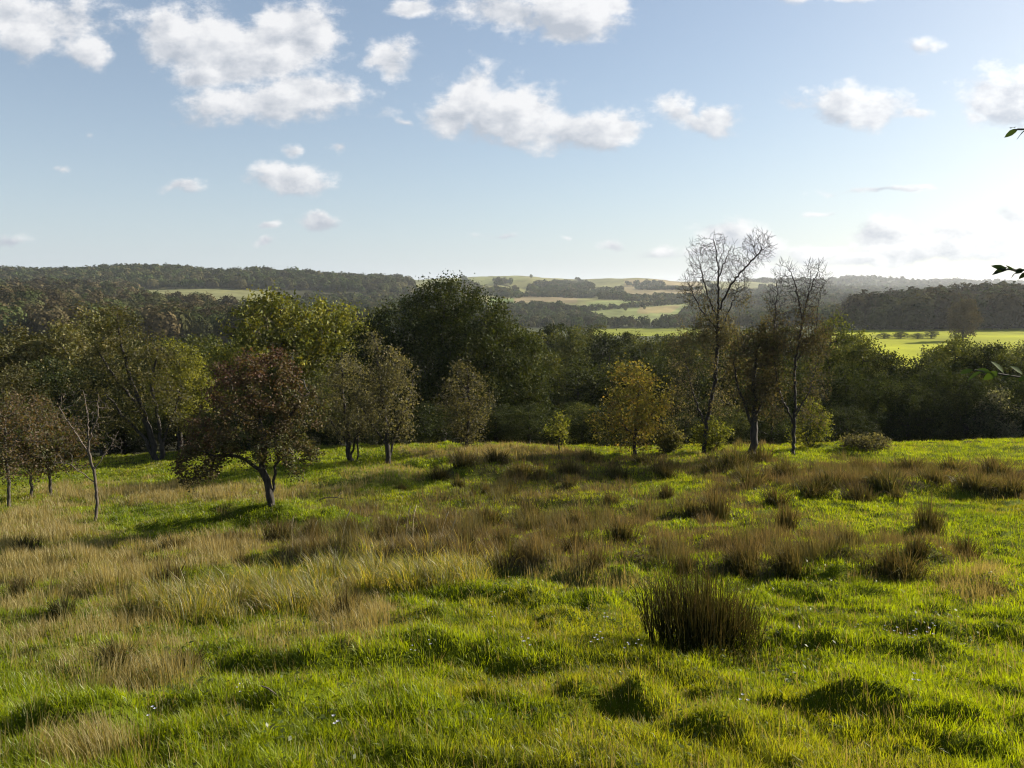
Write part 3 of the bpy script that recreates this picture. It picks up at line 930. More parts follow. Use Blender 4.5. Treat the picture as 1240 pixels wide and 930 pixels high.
# -- big dark oak
x, d, z = place(535, None, 50)
zt = ray(0, 338)[1] * d - z
g = np.random.default_rng(95)
tr = [[(0, 0, -.3), (0, 0, 2.0), (-.2, 0, 4), (.1, 0, 7.5)], [(0, 0, 2.6), (-2.6, 0, 5), (-3.6, 0, 6.2)], [(0, 0, 3), (2.6, .4, 5.2), (3.5, 0, 6.4)], [(0, 0, 2.2), (.4, -2.2, 4.6)], [(0, 0, 3), (-.2, 2.4, 5.5)], [(.2, 0, 2), (3, 0, 3.2), (4.6, 0, 3.2)]]
lob = [(.2, 0, zt - 1.5, 2.1, 2.2, 1.5, 170), (-2.2, 0, zt - 3.0, 1.9, 2.2, 1.5, 140), (2.3, 0, zt - 2.6, 1.7, 2.2, 1.5, 130), (-4.0, 0, zt - 4.8, 1.7, 2, 1.5, 110), (3.9, 0, zt - 4.8, 1.7, 2.2, 1.6, 130), (4.9, 0, zt - 7.2, 1.3, 2, 1.7, 110), (5.1, 0, 2.4, 1.3, 1.8, 1.6, 100), (0, -2, zt - 4.6, 2.4, 1.6, 2, 150), (-2.6, -1, zt - 6.6, 2, 1.8, 1.8, 120), (2.6, -1.4, zt - 7, 2, 1.6, 2, 120), (0, 2, zt - 4, 2.4, 1.6, 2, 100), (3.6, -1, 1.8, 1.5, 1.4, 1.4, 70), (.2, -2.7, zt - 5.6, 2, 1.1, 1.8, 130), (-1.4, -2.5, zt - 3.8, 1.6, 1, 1.4, 90), (.4, -2.4, 3.4, 2.2, 1, 1.6, 110), (1.8, -2.4, zt - 4, 1.6, 1, 1.4, 90), (-4.4, 0, 3.6, 1.4, 1.8, 1.6, 80), (-1, -1.6, 2.4, 2, 1.3, 1.4, 80)]
lob = [(l[0] * 1.18,) + l[1:3] + (l[3] * 1.15,) + l[4:6] + (int(l[6] * 1.7),) for l in lob]
M = make_tree(96, tr, lob, .4, 72000, .16, OAK, step=.4, kill=.5, infl=4, sig=.3, leaf_mat_=M_LEAF_DENSE, hollow=.7, leaf_thr=.03)
put_tree('oak_tree', 'big dense dark green oak, tallest crown, rising to the skyline', 'tree', (x, d, z), M)

# -- green sapling and golden tree
x, d, z = place(677, 548)
g = np.random.default_rng(100)
h = 48 / F * d
M = make_tree(101, [[(0, 0, -.1), (0, 0, h * .4), (.1, 0, h * .8)]], crown_lobes(g, h * .8, h * .8, h * .25, h, 6, 160), .04, 900, .12, LIGHTG, step=.2, kill=.28, sig=.14, leaf_mat_=M_THIN)
put_tree('sapling', 'small pale green sapling before the shaded wood', 'sapling', (x, d, z), M)
x, d, z = place(768, 552)
g = np.random.default_rng(104)
h, w = 112 / F * d, 112 / F * d
GOLD = colmix((.115, .11, .026), (.14, .118, .03), (.105, .1, .03), (.17, .11, .03))
M = make_tree(105, [[(0, 0, -.2), (0, 0, h * .2), (.1, 0, h * .5), (.15, 0, h * .9)], [(0, 0, h * .2), (-1, 0, h * .5)], [(0, 0, h * .25), (1, 0, h * .5)]], crown_lobes(g, w * 1.0, w * .95, h * .06, h * 1.02, 13, 640), .09, 8000, .12, GOLD, step=.26, kill=.36, sig=.2, leaf_mat_=M_THIN, drop=.15, zmin=.1)
put_tree('golden_tree', 'rounded tree with golden orange autumn leaves at the meadow edge', 'tree', (x, d, z), M)

# -- tall half-bare trees on the right
x, d, z = place(852, 550)
h = (550 - 276) / F * d
tr = [[(0, 0, -.3), (.1, 0, 1.5), (.5, 0, 3.5), (.6, 0, 5.5), (.55, 0, 7.6), (.5, 0, 9.2), (.75, 0, h - .2)], [(.55, 0, 7.0), (1.2, 0, 8.2), (2.0, .1, 9.0), (2.8, 0, 9.8)], [(.58, 0, 6.6), (.0, 0, 7.6), (-.5, 0, 9.0)], [(.59, 0, 6.0), (-.4, 0, 7.0), (-1.1, 0, 8.2)], [(.5, 0, 9.0), (.2, 0, 10.4), (.35, 0, h)], [(.6, 0, 5.6), (1.2, 0, 7), (1.6, 0, 8.0)], [(.5, 0, 8.6), (1.2, 0, 10), (1.35, 0, h - .5)],
      [(.1, 0, 1.2), (-.7, 0, 3), (-1.2, 0, 4.6)], [(.4, 0, 3), (1.4, 0, 4.4)]]
lobT = [(.4, 0, h - .9, .8, .7, 1.5, 170), (1.35, 0, h - 1.3, .6, .6, 1.3, 110), (2.6, 0, 9.9, .9, .6, .9, 130), (1.7, 0, 9.0, .7, .6, .9, 90), (-.6, 0, 9.2, .7, .6, 1.3, 130), (-1.0, 0, 8.0, .7, .6, .9, 80), (1.7, 0, 8.0, .7, .6, .9, 80), (0, 0, 7.6, .7, .6, .9, 60)]
lobL = [(-1.0, 0, 4.6, 1.4, 1.4, 1.5, 150), (1.0, .2, 4.8, 1.3, 1.3, 1.5, 130), (-1.4, 0, 2.6, 1.0, 1.2, 1.2, 90), (.8, 0, 2.6, 1.0, 1.2, 1.0, 80), (.4, 0, 6.2, 1.1, 1.0, .9, 80)]
GREYB = colmix((.055, .05, .03), (.085, .072, .045), (.10, .082, .055), (.06, .065, .03))


def tall_tree(seed, lt, ll, tr, r0, n, s, colr, hs):
    g = np.random.default_rng(seed)
    att = lobes_points([l[:6] + (int(l[6] * 3.0),) for l in lt] + ll, g, .0)
    X, par = grow(seed + 1, tr, att, .13, .15, 1.4, 90, .34, .2, .2)
    r, kids = radii(par, .0055, r0)
    r = np.where(r > .022, .022 + (r - .022) * .72, r)
    tip = np.where((r < .009) & (X[:, 2] > hs - 1.5))[0]
    EX, EP, ER = [], [], []
    n0 = len(X)
    for i in tip:
        if g.random() > .8:
            continue
        d = X[i] - X[par[i]]; d /= np.linalg.norm(d) + 1e-9
        for q in range(2):
            e = d + g.normal(0, .6, 3); e[2] += .35; e /= np.linalg.norm(e)
            p0, pi = X[i], i
            for sgm in range(2):
                e2 = e + g.normal(0, .25, 3); e2 /= np.linalg.norm(e2)
                p0 = p0 + e2 * g.uniform(.1, .2)
                EX.append(p0); EP.append(pi); ER.append(.0068 - .0018 * sgm)
                pi = n0 + len(EX) - 1
    X = np.concatenate([X, np.array(EX)]); par = np.concatenate([par, np.array(EP)]); r = np.concatenate([r, np.array(ER)])
    tm = tubes(X, par, r, 1.4, 'trunk', M_BARK)
    ok = np.where((r < .02) & (X[:, 2] < hs + g.normal(0, .6, len(X))) & (X[:, 2] > .5))[0]
    k = ok[g.integers(0, len(ok), n)]
    P = X[k] + g.normal(0, .15, (n, 3))
    v, q = leaf_quads(P, np.full(n, s), g)
    return tm, mesh_np('crown', v, [q], M_THIN, np.repeat(colr(P, g.random(len(X))[k], g), 4, axis=0))


M = tall_tree(110, lobT, lobL, tr, .15, 10000, .10, GREYB, 6.8)
put_tree('tall_bare_tree', 'tallest forked tree with bare crooked top above the skyline', 'tree', (x, d, z), M).scale = (.8, .8, .93)
x, d, z = place(960, 552)
h = (552 - 313) / F * d
tr = [[(0, 0, -.3), (0, 0, 1.2), (.0, 0, 2.4), (-.1, 0, 4.2), (.2, 0, 6.2), (.5, 0, 7.8), (.45, 0, h)], [(0, 0, 1.3), (-.9, 0, 3.0), (-1.3, 0, 5.0), (-1.2, 0, 7.2)], [(0, 0, 1.8), (.8, 0, 3.2), (1.2, 0, 5)], [(.2, 0, 6.2), (-.2, 0, 7.6), (-.5, 0, 8.3)], [(.4, 0, 7.2), (.9, 0, 8.4), (.95, 0, h - .1)], [(-.1, 0, 4.2), (.9, 0, 5.8), (1.0, 0, 7)]]
lobT = [(.5, 0, h - .7, .55, .5, 1.1, 130), (.95, 0, h - .6, .5, .5, 1.0, 90), (-.8, 0, 7.9, .7, .5, .9, 110), (-1.3, 0, 7.0, .5, .5, .8, 60), (.3, 0, 7.4, .9, .7, .9, 90)]
lobL = [(-1.0, 0, 5.4, 1.0, 1.2, 1.4, 110), (.9, 0, 5.2, 1.0, 1.2, 1.3, 110), (-1.0, 0, 3.4, 1.0, 1.1, 1.2, 90), (1.0, 0, 3.2, 1.0, 1.1, 1.1, 90), (0, 0, 6.4, .9, .9, .7, 60), (-1.1, 0, 1.9, .7, .9, .6, 40), (1.1, 0, 1.8, .7, .9, .5, 40)]
REDB = colmix((.06, .048, .033), (.082, .062, .044), (.06, .062, .03), (.085, .07, .046))
M = tall_tree(115, lobT, lobL, tr, .12, 7500, .10, REDB, 6.0)
put_tree('half_bare_tree', 'tall tree with dead twisted top and sparse brownish leaves below', 'tree', (x, d, z), M).scale = (.82, .82, .95)
x, d, z = place(912, 549)
g = np.random.default_rng(120)
h = 165 / F * d
M = make_tree(121, [[(0, 0, -.2), (0, 0, 1.4), (-.1, 0, h * .6), (.1, 0, h * .85)], [(0, 0, 1.2), (-.8, 0, 3), (-1, 0, 4)], [(0, 0, 1.6), (.8, 0, 3.4)]], crown_lobes(g, 3.6, 3.4, 1.5, h, 11, 520), .16, 6500, .12, colmix((.05, .042, .026), (.075, .06, .036), (.045, .05, .022)), step=.28, kill=.4, sig=.2, drop=.2, leaf_mat_=M_THIN)
put_tree('field_tree', 'dull brown green tree between the tallest bare tree and the half bare one', 'tree', (x, d, z), M)

# -- low shrubs at the edge
for i, (px, py, wp, hp, lab, cf) in enumerate([(868, 549, 56, 34, 'low pale green shrub at the foot of the tallest bare tree', LIGHTG),
                                               (990, 545, 62, 50, 'low pale olive shrub behind the half bare tree', LIGHTG),
                                               (1062, 546, 78, 13, 'low straggling grey shrub on the grassy bank', GREYG),
                                               (815, 552, 40, 26, 'low dark bramble shrub beside the golden tree', OLIVE)]):
    x, d, z = place(px, py)
    d += .8
    z = float(ground_h(np.array([x]), np.array([d]))[0])
    g = np.random.default_rng(130 + i)
    h, w = hp / F * d + (.4 if hp > 22 else .1), wp / F * d
    M = make_tree(131 + i, [[(0, 0, -.2), (0, 0, h * .25)], [(.1, 0, -.1), (.4, 0, h * .5)], [(-.1, 0, -.1), (-.5, 0, h * .5)]], crown_lobes(g, w, w * .7, .0, h, 8, 260), .05, 2600, .1, cf, step=.2, kill=.28, sig=.15, leaf_mat_=M_THIN, zmin=.0)
    put_tree('shrub', lab, 'shrub', (x, d, z), M)

# ------------------------------------------------------------------ the wood behind: kinds built once, then copied
KINDS = []
for i, (w, h, low, cf, n, ls) in enumerate([(8.5, 10, .12, MIDG, 9500, .27), (8, 10, .15, MIDG, 9500, .27), (9, 10, .1, DARK, 10000, .27), (7.5, 10, .16, OLIVE, 8000, .25),
                                            (9.5, 10, .12, LIGHTG, 10000, .27), (8.5, 10, .02, DARK, 10500, .24), (8.5, 10, .02, MIDG, 10500, .24), (9.5, 8, .0, DARK, 10500, .22)]):
    g = np.random.default_rng(200 + i)
    tr = [[(0, 0, -.6), (0, 0, h * .25), (g.uniform(-.3, .3), 0, h * .6), (0, 0, h * .88)], [(0, 0, h * .25), (-w * .2, .5, h * .5)], [(0, 0, h * .3), (w * .22, -.4, h * .52)], [(0, 0, h * .25), (.2, -w * .2, h * .45)]]
    KINDS.append((h, make_tree(201 + i, tr, crown_lobes(g, w, w, h * low, h, 15, 900), .24, int(n * 1.4), ls * .82, cf, step=.45, kill=.6, infl=4, sig=.25, leaf_mat_=M_LEAF_DENSE, hollow=.72, leaf_thr=.035, zmin=.1)))
PROTO = {}


def wood_tree(px, ytop, d, kind, label, group, wf=1.0, name='broadleaf_tree'):
    x, d, z = place(px, None, d)
    v = ray(px, ytop)[1]
    hh = max(v * d - z, 2.5)
    H, M = KINDS[kind]
    s = hh / H * .985
    rz = rng.uniform(0, 6.28)
    sw = s * wf
    if kind not in PROTO:
        t = thing(name, label, 'tree', (x, d, z), group, rz)
        t.scale = (sw, sw, s)
        link('trunk', M[0], t); link('crown', M[1], t)
        PROTO[kind] = t
        return t
    t = copy_thing(PROTO[kind], (x, d, z), rz, (sw, sw, s), label, group)
    return t


# light green tree left of the oak (two crowns)
wood_tree(345, 346, 56, 4, 'tall light green tree with domed crown standing left of the oak', None, .92)
wood_tree(410, 358, 58, 4, 'light yellow green tree squeezed between the domed light green tree and the oak', None, .85)
for px, yt, d, k in [(505, 455, 54, 5), (545, 475, 55, 5), (460, 430, 57, 1), (585, 455, 55, 6)]:
    wood_tree(px, yt, d, k, 'dark bush crowding the lower crown of the big oak', 'bushes below the oak')
wood_tree(300, 400, 60, 4, 'low light green tree on the near left flank of the domed light green tree', None, .8)
# left olive block
for px, yt, d, k in [(-60, 425, 50, 3), (-10, 408, 54, 3), (40, 392, 58, 3), (85, 388, 56, 3), (125, 372, 62, 3), (20, 440, 47, 3), (70, 430, 50, 5), (130, 430, 52, 5), (-40, 380, 70, 3), (100, 480, 46, 5), (30, 500, 45, 5)]:
    wood_tree(px, yt, d, k, 'olive green tree in the thicket behind the small brown trees', 'olive thicket on the left', 1.05)
for px, yt, d, k in [(-90, 404, 120, 1), (-40, 406, 135, 2), (10, 402, 120, 0), (60, 406, 130, 1), (110, 402, 125, 2), (160, 405, 120, 0), (210, 410, 130, 1), (150, 470, 50, 5), (180, 485, 49, 5), (215, 480, 52, 5)]:
    wood_tree(px, yt, d, k, 'dark bush filling the thicket behind the multi stemmed olive tree', 'thicket behind the multi stemmed tree', 1.05)
for px, yt, d, k in [(225, 405, 70, 0), (255, 402, 85, 1), (280, 412, 72, 0), (200, 408, 90, 2)]:
    wood_tree(px, yt, d, k, 'dark green tree in the gap behind the bright yellow green tree', 'dark trees in the left gap')
for px, yt, d, k in [(260, 470, 50, 5), (300, 460, 52, 6), (345, 440, 54, 6), (390, 450, 52, 6), (440, 470, 50, 5), (480, 470, 52, 5)]:
    wood_tree(px, yt, d, k, 'bushy green tree filling in behind the hawthorn and the grey olive pair', 'bushes behind the hawthorn')
# middle: closed wood
for px, yt, d, k in [(640, 398, 92, 0), (690, 392, 110, 1), (735, 398, 100, 2), (780, 404, 105, 0), (825, 402, 95, 1), (870, 402, 110, 2), (665, 388, 140, 2), (615, 388, 120, 1), (715, 391, 150, 0), (760, 400, 150, 1), (805, 402, 160, 2), (850, 398, 150, 0), (900, 394, 130, 1), (945, 392, 120, 2), (590, 400, 90, 0)]:
    wood_tree(px, yt, d, k, 'rounded green crown in the closed wood rising behind the golden tree', 'upper crowns of the closed wood')
for px, yt, d, k in [(625, 430, 66, 6), (665, 425, 70, 0), (700, 432, 66, 5), (740, 436, 68, 0), (785, 430, 66, 2), (830, 428, 64, 5), (880, 425, 66, 2), (930, 425, 62, 5), (645, 480, 54, 5), (690, 485, 54, 5), (725, 490, 53, 7), (820, 470, 53, 5), (860, 480, 52, 5), (905, 470, 54, 5), (590, 480, 56, 5), (775, 480, 54, 5), (940, 470, 54, 7)]:
    wood_tree(px, yt, d, k, 'dark shaded tree in the wood front beside the golden tree and green sapling', 'shaded front of the closed wood')
# right: dark bushy belt
wood_tree(1000, 383, 58, 6, 'rounded green tree directly behind the half bare tree', None, .9)
for px, yt, d, k in [(1040, 412, 56, 6), (1075, 424, 54, 5), (1110, 430, 53, 5), (1150, 408, 57, 6), (1190, 414, 55, 5), (1230, 420, 54, 6), (1275, 424, 54, 5), (1320, 420, 56, 5), (1020, 440, 50, 5), (1060, 450, 48, 7), (1130, 440, 50, 7), (1170, 450, 48, 7), (1250, 446, 49, 7), (1100, 456, 48, 7), (1210, 455, 49, 5), (1300, 450, 48, 7)]:
    wood_tree(px, yt, d, k, 'dark bushy tree in the belt between meadow and bright field', 'dark belt before the bright field', 1.0)
for px, yt, d, k in [(1128, 416, 100, 1), (1165, 411, 110, 0), (1200, 413, 105, 1), (1240, 411, 110, 1), (1285, 411, 105, 0), (1055, 424, 110, 1), (1010, 402, 100, 0), (1035, 410, 95, 1)]:
    wood_tree(px, yt, d, k, 'green crown peeping over the dark belt against the bright field', 'crowns behind the dark belt')
# grey willow at right
x, d, z = place(1205, None, 47)
g = np.random.default_rng(140)
M = make_tree(141, [[(0, 0, -.3), (0, 0, 1), (.2, 0, 2.6)], [(0, 0, .4), (-1, 0, 2)], [(0, 0, .5), (1, 0, 2)]], crown_lobes(g, 4.2, 3, .0, 3.6, 9, 400), .1, 4200, .13, colmix((.10, .10, .075), (.14, .135, .105), (.08, .09, .05)), step=.28, kill=.4, sig=.2, leaf_mat_=M_THIN, zmin=0)
put_tree('grey_willow', 'silvery grey willow bush in front of the dark belt', 'bush', (x, d, z), M)

for px, yt, d, k in [(520, 528, 44, 7), (600, 530, 43.5, 5), (640, 528, 44, 7), (705, 525, 44, 6), (735, 532, 43, 7), (830, 522, 45, 5), (885, 528, 43.5, 6), (935, 525, 44, 7), (1025, 520, 44, 7), (440, 528, 46, 6), (395, 530, 46, 5), (300, 535, 46, 7), (255, 535, 46, 6)]:
    wood_tree(px, yt + 7, d, k, 'low bramble bush along the foot of the wood at the meadow edge', 'brambles along the wood edge', 1.7)
# lone trees and hedges by the bright field
x, d, z = place(1158, None, 330)
g = np.random.default_rng(160)
h = ray(0, 362)[1] * d - z
M = make_tree(161, [[(0, 0, -.5), (0, 0, h * .2), (0, 0, h * .9)], [(0, 0, h * .2), (-h * .2, 0, h * .5)], [(0, 0, h * .2), (h * .2, 0, h * .5)]], crown_lobes(g, h * .95, h * .9, h * .1, h, 14, 900), .4, 12000, .5, colmix((.075, .058, .03), (.10, .075, .04), (.085, .07, .032)), step=.8, kill=1.1, infl=7, sig=.5, leaf_mat_=M_FAR, leaf_thr=.08)
put_tree('lone_tree', 'large brownish tree standing alone on the bright field', 'tree', (x, d, z), M)
for px, yt, d, kind, lab, wf in [                                 (1064, 403, 352, 7, 'first dark hedge bush on the bright field', 2.6), (1084, 401, 350, 7, 'middle bush of the short field hedge', 2.2),
                                 (1104, 403, 348, 7, 'hedge bush nearest the bare strip of the bright field', 2.6), (1121, 399, 350, 7, 'tallest bush of the short hedge beside the lone brownish tree', 1.5), (1150, 404, 345, 7, 'low bush at the foot of the lone brownish tree', 2.4)]:
    wood_tree(px, yt, d, kind, lab, None, wf)

# ------------------------------------------------------------------ far woods
def far_wood(name, label, polys, spacing, d0, d1, hgt, cols, seed, nq=150, prob=1.0, u0=-.95, u1=.95):
    g = np.random.default_rng(seed)
    V, K = [], []
    pts = []
    # jittered grid in depth and azimuth
    dd = d0
    while dd < d1:
        sp_ = spacing * (1 + dd / 9000)
        xs = np.arange(u0 * dd, u1 * dd, sp_)
        xs = xs + g.uniform(-.45, .45, len(xs)) * sp_
        ys = dd + g.uniform(-.45, .45, len(xs)) * sp_
        pts.append(np.stack([xs, ys], 1))
        dd += sp_ * .9
    P = np.concatenate(pts)
    z = ground_h(P[:, 0], P[:, 1])
    px, py = project(P[:, 0], P[:, 1], z)
    jx = px + 8 * (fbm(P[:, 0] / 90, P[:, 1] / 90, seed, 2) - .5)
    k = np.zeros(len(P), bool)
    for po in polys:
        k |= in_poly(jx, py, po)
    k &= g.random(len(P)) < prob
    k &= (px > -160) & (px < 1400)
    P, z = P[k], z[k]
    n = len(P)
    if n == 0:
        return
    H = hgt * g.uniform(.55, 1.4, n); W = H * g.uniform(.75, 1.05, n)
    cols = np.array(cols)
    tc = cols[g.integers(0, len(cols), n)] * g.uniform(.55, 1.5, n)[:, None]
    dirs = g.normal(0, 1, (n, nq, 3)); dirs[:, :, 2] = np.abs(dirs[:, :, 2]) * 1.0 - .45
    dirs /= np.linalg.norm(dirs, axis=2)[:, :, None]
    lump = 1 + .22 * np.sin(dirs[:, :, 0] * 5 + g.uniform(0, 6, (n, 1))) * np.sin(dirs[:, :, 1] * 5 + g.uniform(0, 6, (n, 1))) + g.normal(0, .07, (n, nq))
    c = np.empty((n, nq, 3))
    c[:, :, 0] = P[:, 0, None] + dirs[:, :, 0] * lump * W[:, None] * .5
    c[:, :, 1] = P[:, 1, None] + dirs[:, :, 1] * lump * W[:, None] * .5
    c[:, :, 2] = z[:, None] + H[:, None] * (.48 + .52 * dirs[:, :, 2] * lump)
    c = c.reshape(-1, 3)
    nr = dirs.reshape(-1, 3) + g.normal(0, .32, (n * nq, 3)); nr /= np.linalg.norm(nr, axis=1)[:, None]
    a = np.cross(nr, g.normal(0, 1, nr.shape)); a /= np.linalg.norm(a, axis=1)[:, None]
    b = np.cross(nr, a)
    s = (np.repeat(W, nq) * (1.5 / math.sqrt(nq)) * g.uniform(.7, 1.3, n * nq))[:, None]
    v = np.stack([c - a * s, c - b * s * .8, c + a * s, c + b * s * .8], 1).reshape(-1, 3)
    i = np.arange(n * nq) * 4
    q = np.stack([i, i + 1, i + 2, i + 3], 1)
    col = np.repeat(np.repeat(tc, nq, 0) * g.uniform(.7, 1.3, n * nq)[:, None], 4, 0)
    tag(link(name, mesh_np(name, v, [q], M_FAR, col)), label, 'wood', None, 'stuff')
    print('FAR', label, n)


GRN = [(.035, .045, .016), (.05, .055, .02), (.045, .06, .018), (.065, .06, .026)]
BRN = [(.06, .05, .026), (.075, .06, .03), (.05, .052, .022), (.045, .055, .02)]
far_wood('far_wood', 'dark wooded ridge along the left skyline', [[(-200, 322), (500, 322), (500, 356), (330, 352), (170, 351), (-200, 351)]], 13, 1230, 1750, 14, GRN, 301, 160)
far_wood('far_wood', 'brownish wooded hillside below the left skyline', [[(-200, 349), (160, 352), (185, 374), (240, 380), (330, 386), (340, 450), (-200, 450)]], 11, 640, 1240, 12, BRN, 302, 170)
far_wood('far_wood', 'nearest wooded spur of the left hillside just beyond the olive trees', [[(-200, 349), (165, 349), (215, 366), (320, 373), (340, 450), (-200, 450)]], 10.5, 330, 640, 11, BRN, 310, 620)
far_wood('far_wood', 'wood on the lower slope hidden behind oak and light green trees', [[(320, 374), (520, 352), (600, 380), (600, 420), (330, 420)]], 13, 480, 1400, 12, GRN, 303, 90)
far_wood('far_wood', 'scattered dark copses on the tan middle hill', [[(592, 352), (626, 352), (630, 362), (592, 362)], [(600, 341), (621, 341), (621, 346), (600, 346)], [(640, 345), (690, 343), (716, 345), (720, 355), (690, 357), (640, 354)], [(680, 356), (720, 356), (724, 361), (684, 361)], [(720, 353), (752, 353), (756, 366), (724, 365)], [(758, 344), (806, 343), (806, 348), (760, 348)], [(520, 349), (570, 347), (590, 352), (590, 360), (520, 360)]], 13, 1500, 3400, 11, GRN, 304, 80)
far_wood('far_wood', 'narrow wood band behind the green knoll', [[(752, 362), (850, 360), (880, 353), (1000, 354), (1000, 372), (845, 368), (820, 366), (756, 366)]], 13, 1300, 3000, 10, GRN, 311, 90)
far_wood('far_wood', 'mixed wood along the foot of the green knoll', [[(600, 375), (640, 372), (690, 374), (712, 383), (728, 393), (745, 395), (800, 394), (822, 390), (836, 372), (870, 368), (1060, 370), (1060, 396), (860, 398), (735, 398), (640, 398), (590, 398)]], 11, 560, 2000, 9.5, GRN, 305, 150)
far_wood('far_wood', 'dark wood standing beyond the bright field on the right', [[(1030, 374), (1420, 368), (1420, 399), (1030, 401)]], 10, 425, 800, 15, [(.03, .035, .014), (.045, .042, .02), (.05, .04, .022), (.035, .042, .016)], 306, 420)
far_wood('far_wood', 'hazy blue wooded hills along the right skyline', [[(900, 330), (1420, 330), (1420, 350), (900, 350)]], 24, 3300, 4500, 17, GRN, 307, 50, .85)
far_wood('far_wood', 'patchy hazy woods between the dark wood and the right skyline', [[(920, 350), (1420, 349), (1420, 376), (920, 374)]], 17, 900, 3300, 13, GRN, 308, 60, .75)
far_wood('far_wood', 'thin hedgerows dividing the tan fields of the middle hill', [[(610, 357), (720, 359), (720, 361), (610, 359)], [(690, 377), (835, 366), (835, 368), (690, 379)], [(850, 340), (880, 356), (876, 357), (846, 340)], [(560, 336), (580, 350), (574, 350), (556, 336)], [(700, 338), (716, 350), (710, 350), (696, 338)], [(770, 349), (850, 350), (850, 352), (770, 351)]], 7, 900, 3200, 7, GRN, 309, 40)
for px, py, hp, d0, lab in [(757, 377, 7, 700, 'small dark tree alone on the pale green knoll'), (780, 375, 5, 700, 'second tiny tree on the tan flank of the knoll'), (643, 337, 5, 1500, 'single rounded tree on the tan hill skyline')]:
    x, d = hit(px, py, ground_h, d0)
    z = float(ground_h(np.array([x]), np.array([d]))[0])
    s = hp / F * d / 10
    copy_thing(PROTO[0], (x, d, z), 1.0, (s * 1.2, s * 1.2, s), lab)

# ------------------------------------------------------------------ masts
M_STEEL = bark_mat('weathered_steel', (.12, .12, .12), (.25, .25, .25))


def mast(px, py, hp, d0, label):
    x, d = hit(px, py, ground_h, d0)
    z = float(ground_h(np.array([x]), np.array([d]))[0])
    h = hp / F * d
    w = max(.25, d * .00022)
    X = np.array([(0, 0, -1), (0, 0, h * .5), (0, 0, h)], float)
    t = thing('radio_mast', label, 'mast', (x, d, z))
    link('pole', tubes(X, np.array([-1, 0, 1]), np.array([w, w * .8, w * .5]), 1.0, 'pole', M_STEEL, 0), t)
    X = np.array([(-h * .09, 0, h * .9), (0, 0, h * .9), (h * .09, 0, h * .9)], float)
    link('crossarm', tubes(X, np.array([-1, 0, 1]), np.array([w * .5] * 3), 1.0, 'crossarm', M_STEEL, 0), t)


mast(159, 364, 17, 500, 'thin pole standing above the brownish wooded hillside')
mast(543, 334, 11, 1500, 'thin mast on the crest of the tan middle hill')

# ------------------------------------------------------------------ overhanging tree reaching in from the right
g = np.random.default_rng(150)
tx, ty = 4.3, 2.9
tz = float(ground_h(np.array([tx]), np.array([ty]))[0])


def at3(px, py, d):
    u, v = ray(px, py)
    return np.array([u * d - tx, d - ty, v * d - tz])


root = thing('overhanging_tree', 'near tree outside the frame with leafy twigs reaching in from the right', 'tree', (tx, ty, tz))
top = np.array([.3, .1, 4.4])
X = np.array([(0, 0, -.2), (.05, 0, .8), (.1, 0, 1.7), (.05, .1, 2.6), (.3, .1, 3.6), top])
link('trunk', tubes(X, np.arange(6) - 1, np.array([.13, .115, .1, .085, .06, .04]), 1.4, 'trunk', M_BARK_GREY), root)
LV, LC = [], []


def big_leaf(P, axis, nrm, L, W):
    axis = axis / np.linalg.norm(axis)
    b = np.cross(nrm, axis); b /= np.linalg.norm(b)
    n2 = np.cross(axis, b)
    ts = [0, .22, .5, .78, 1]; ws = [.05, .75, 1, .62, .02]
    v = []
    for t_, w_ in zip(ts, ws):
        c = P + axis * L * t_ - n2 * L * .16 * t_ * t_
        v += [c - b * W * w_ * .5 + n2 * W * .1 * w_, c, c + b * W * w_ * .5 + n2 * W * .1 * w_]
    return np.array(v)


LEAF_F = np.array([[r * 3 + c, r * 3 + c + 1, r * 3 + c + 4, r * 3 + c + 3] for r in range(4) for c in range(2)])
for bi, (start, tgt, sp_len, nl, cA) in enumerate([
    ((.05, .1, 2.6), at3(1229, 157, 3.0), .10, 7, (.02, .035, .01)),
    ((.1, 0, 1.9), at3(1212, 326, 3.05), .16, 12, (.02, .035, .01)),
    ((.08, 0, 1.5), at3(1180, 448, 3.3), .34, 11, (.045, .075, .015)),
]):
    s = np.array(start)
    P = [s]
    for q in range(1, 13):
        f = q / 12
        P.append(s + (tgt - s) * f + np.array([0, 0, .22 * math.sin(math.pi * f)]) + g.normal(0, .012, 3) * (q < 12))
    P = np.array(P)
    rad = np.linspace(.028, .0025, len(P))
    br = link('branch', tubes(P, np.arange(len(P)) - 1, rad, 1.0, 'branch', M_BARK_GREY, .001), root)
    V, Fc, K = [], [], []
    end = tgt
    back = (P[-3] - P[-1]); back /= np.linalg.norm(back)
    for q in range(nl + 26):
        if q < nl:
            c = end + back * sp_len * (q / nl) + g.normal(0, .004, 3)
        else:
            j = g.integers(4, 11); f = g.random()
            c = P[j] * f + P[j - 1] * (1 - f)
        side = (-1) ** q
        ax = -back * .8 + np.array([0, g.normal(0, .6), side * .35 - .15 + g.normal(0, .25)])
        nr = np.array([g.normal(0, .35), -.55 + g.normal(0, .4), .8])
        L_ = g.uniform(.04, .062)
        if bi == 2:
            L_ *= 1.3
        V.append(big_leaf(c, ax, nr, L_, L_ * .48)); Fc.append(LEAF_F + 15 * q); K.append(np.repeat((np.array(cA) * g.uniform(.7, 1.4))[None], 15, 0))
    link('leaf_spray', mesh_np('leaf_spray', np.concatenate(V), [np.concatenate(Fc)], M_LEAF, np.concatenate(K), True), br)
    bpy.context.view_layer.update()
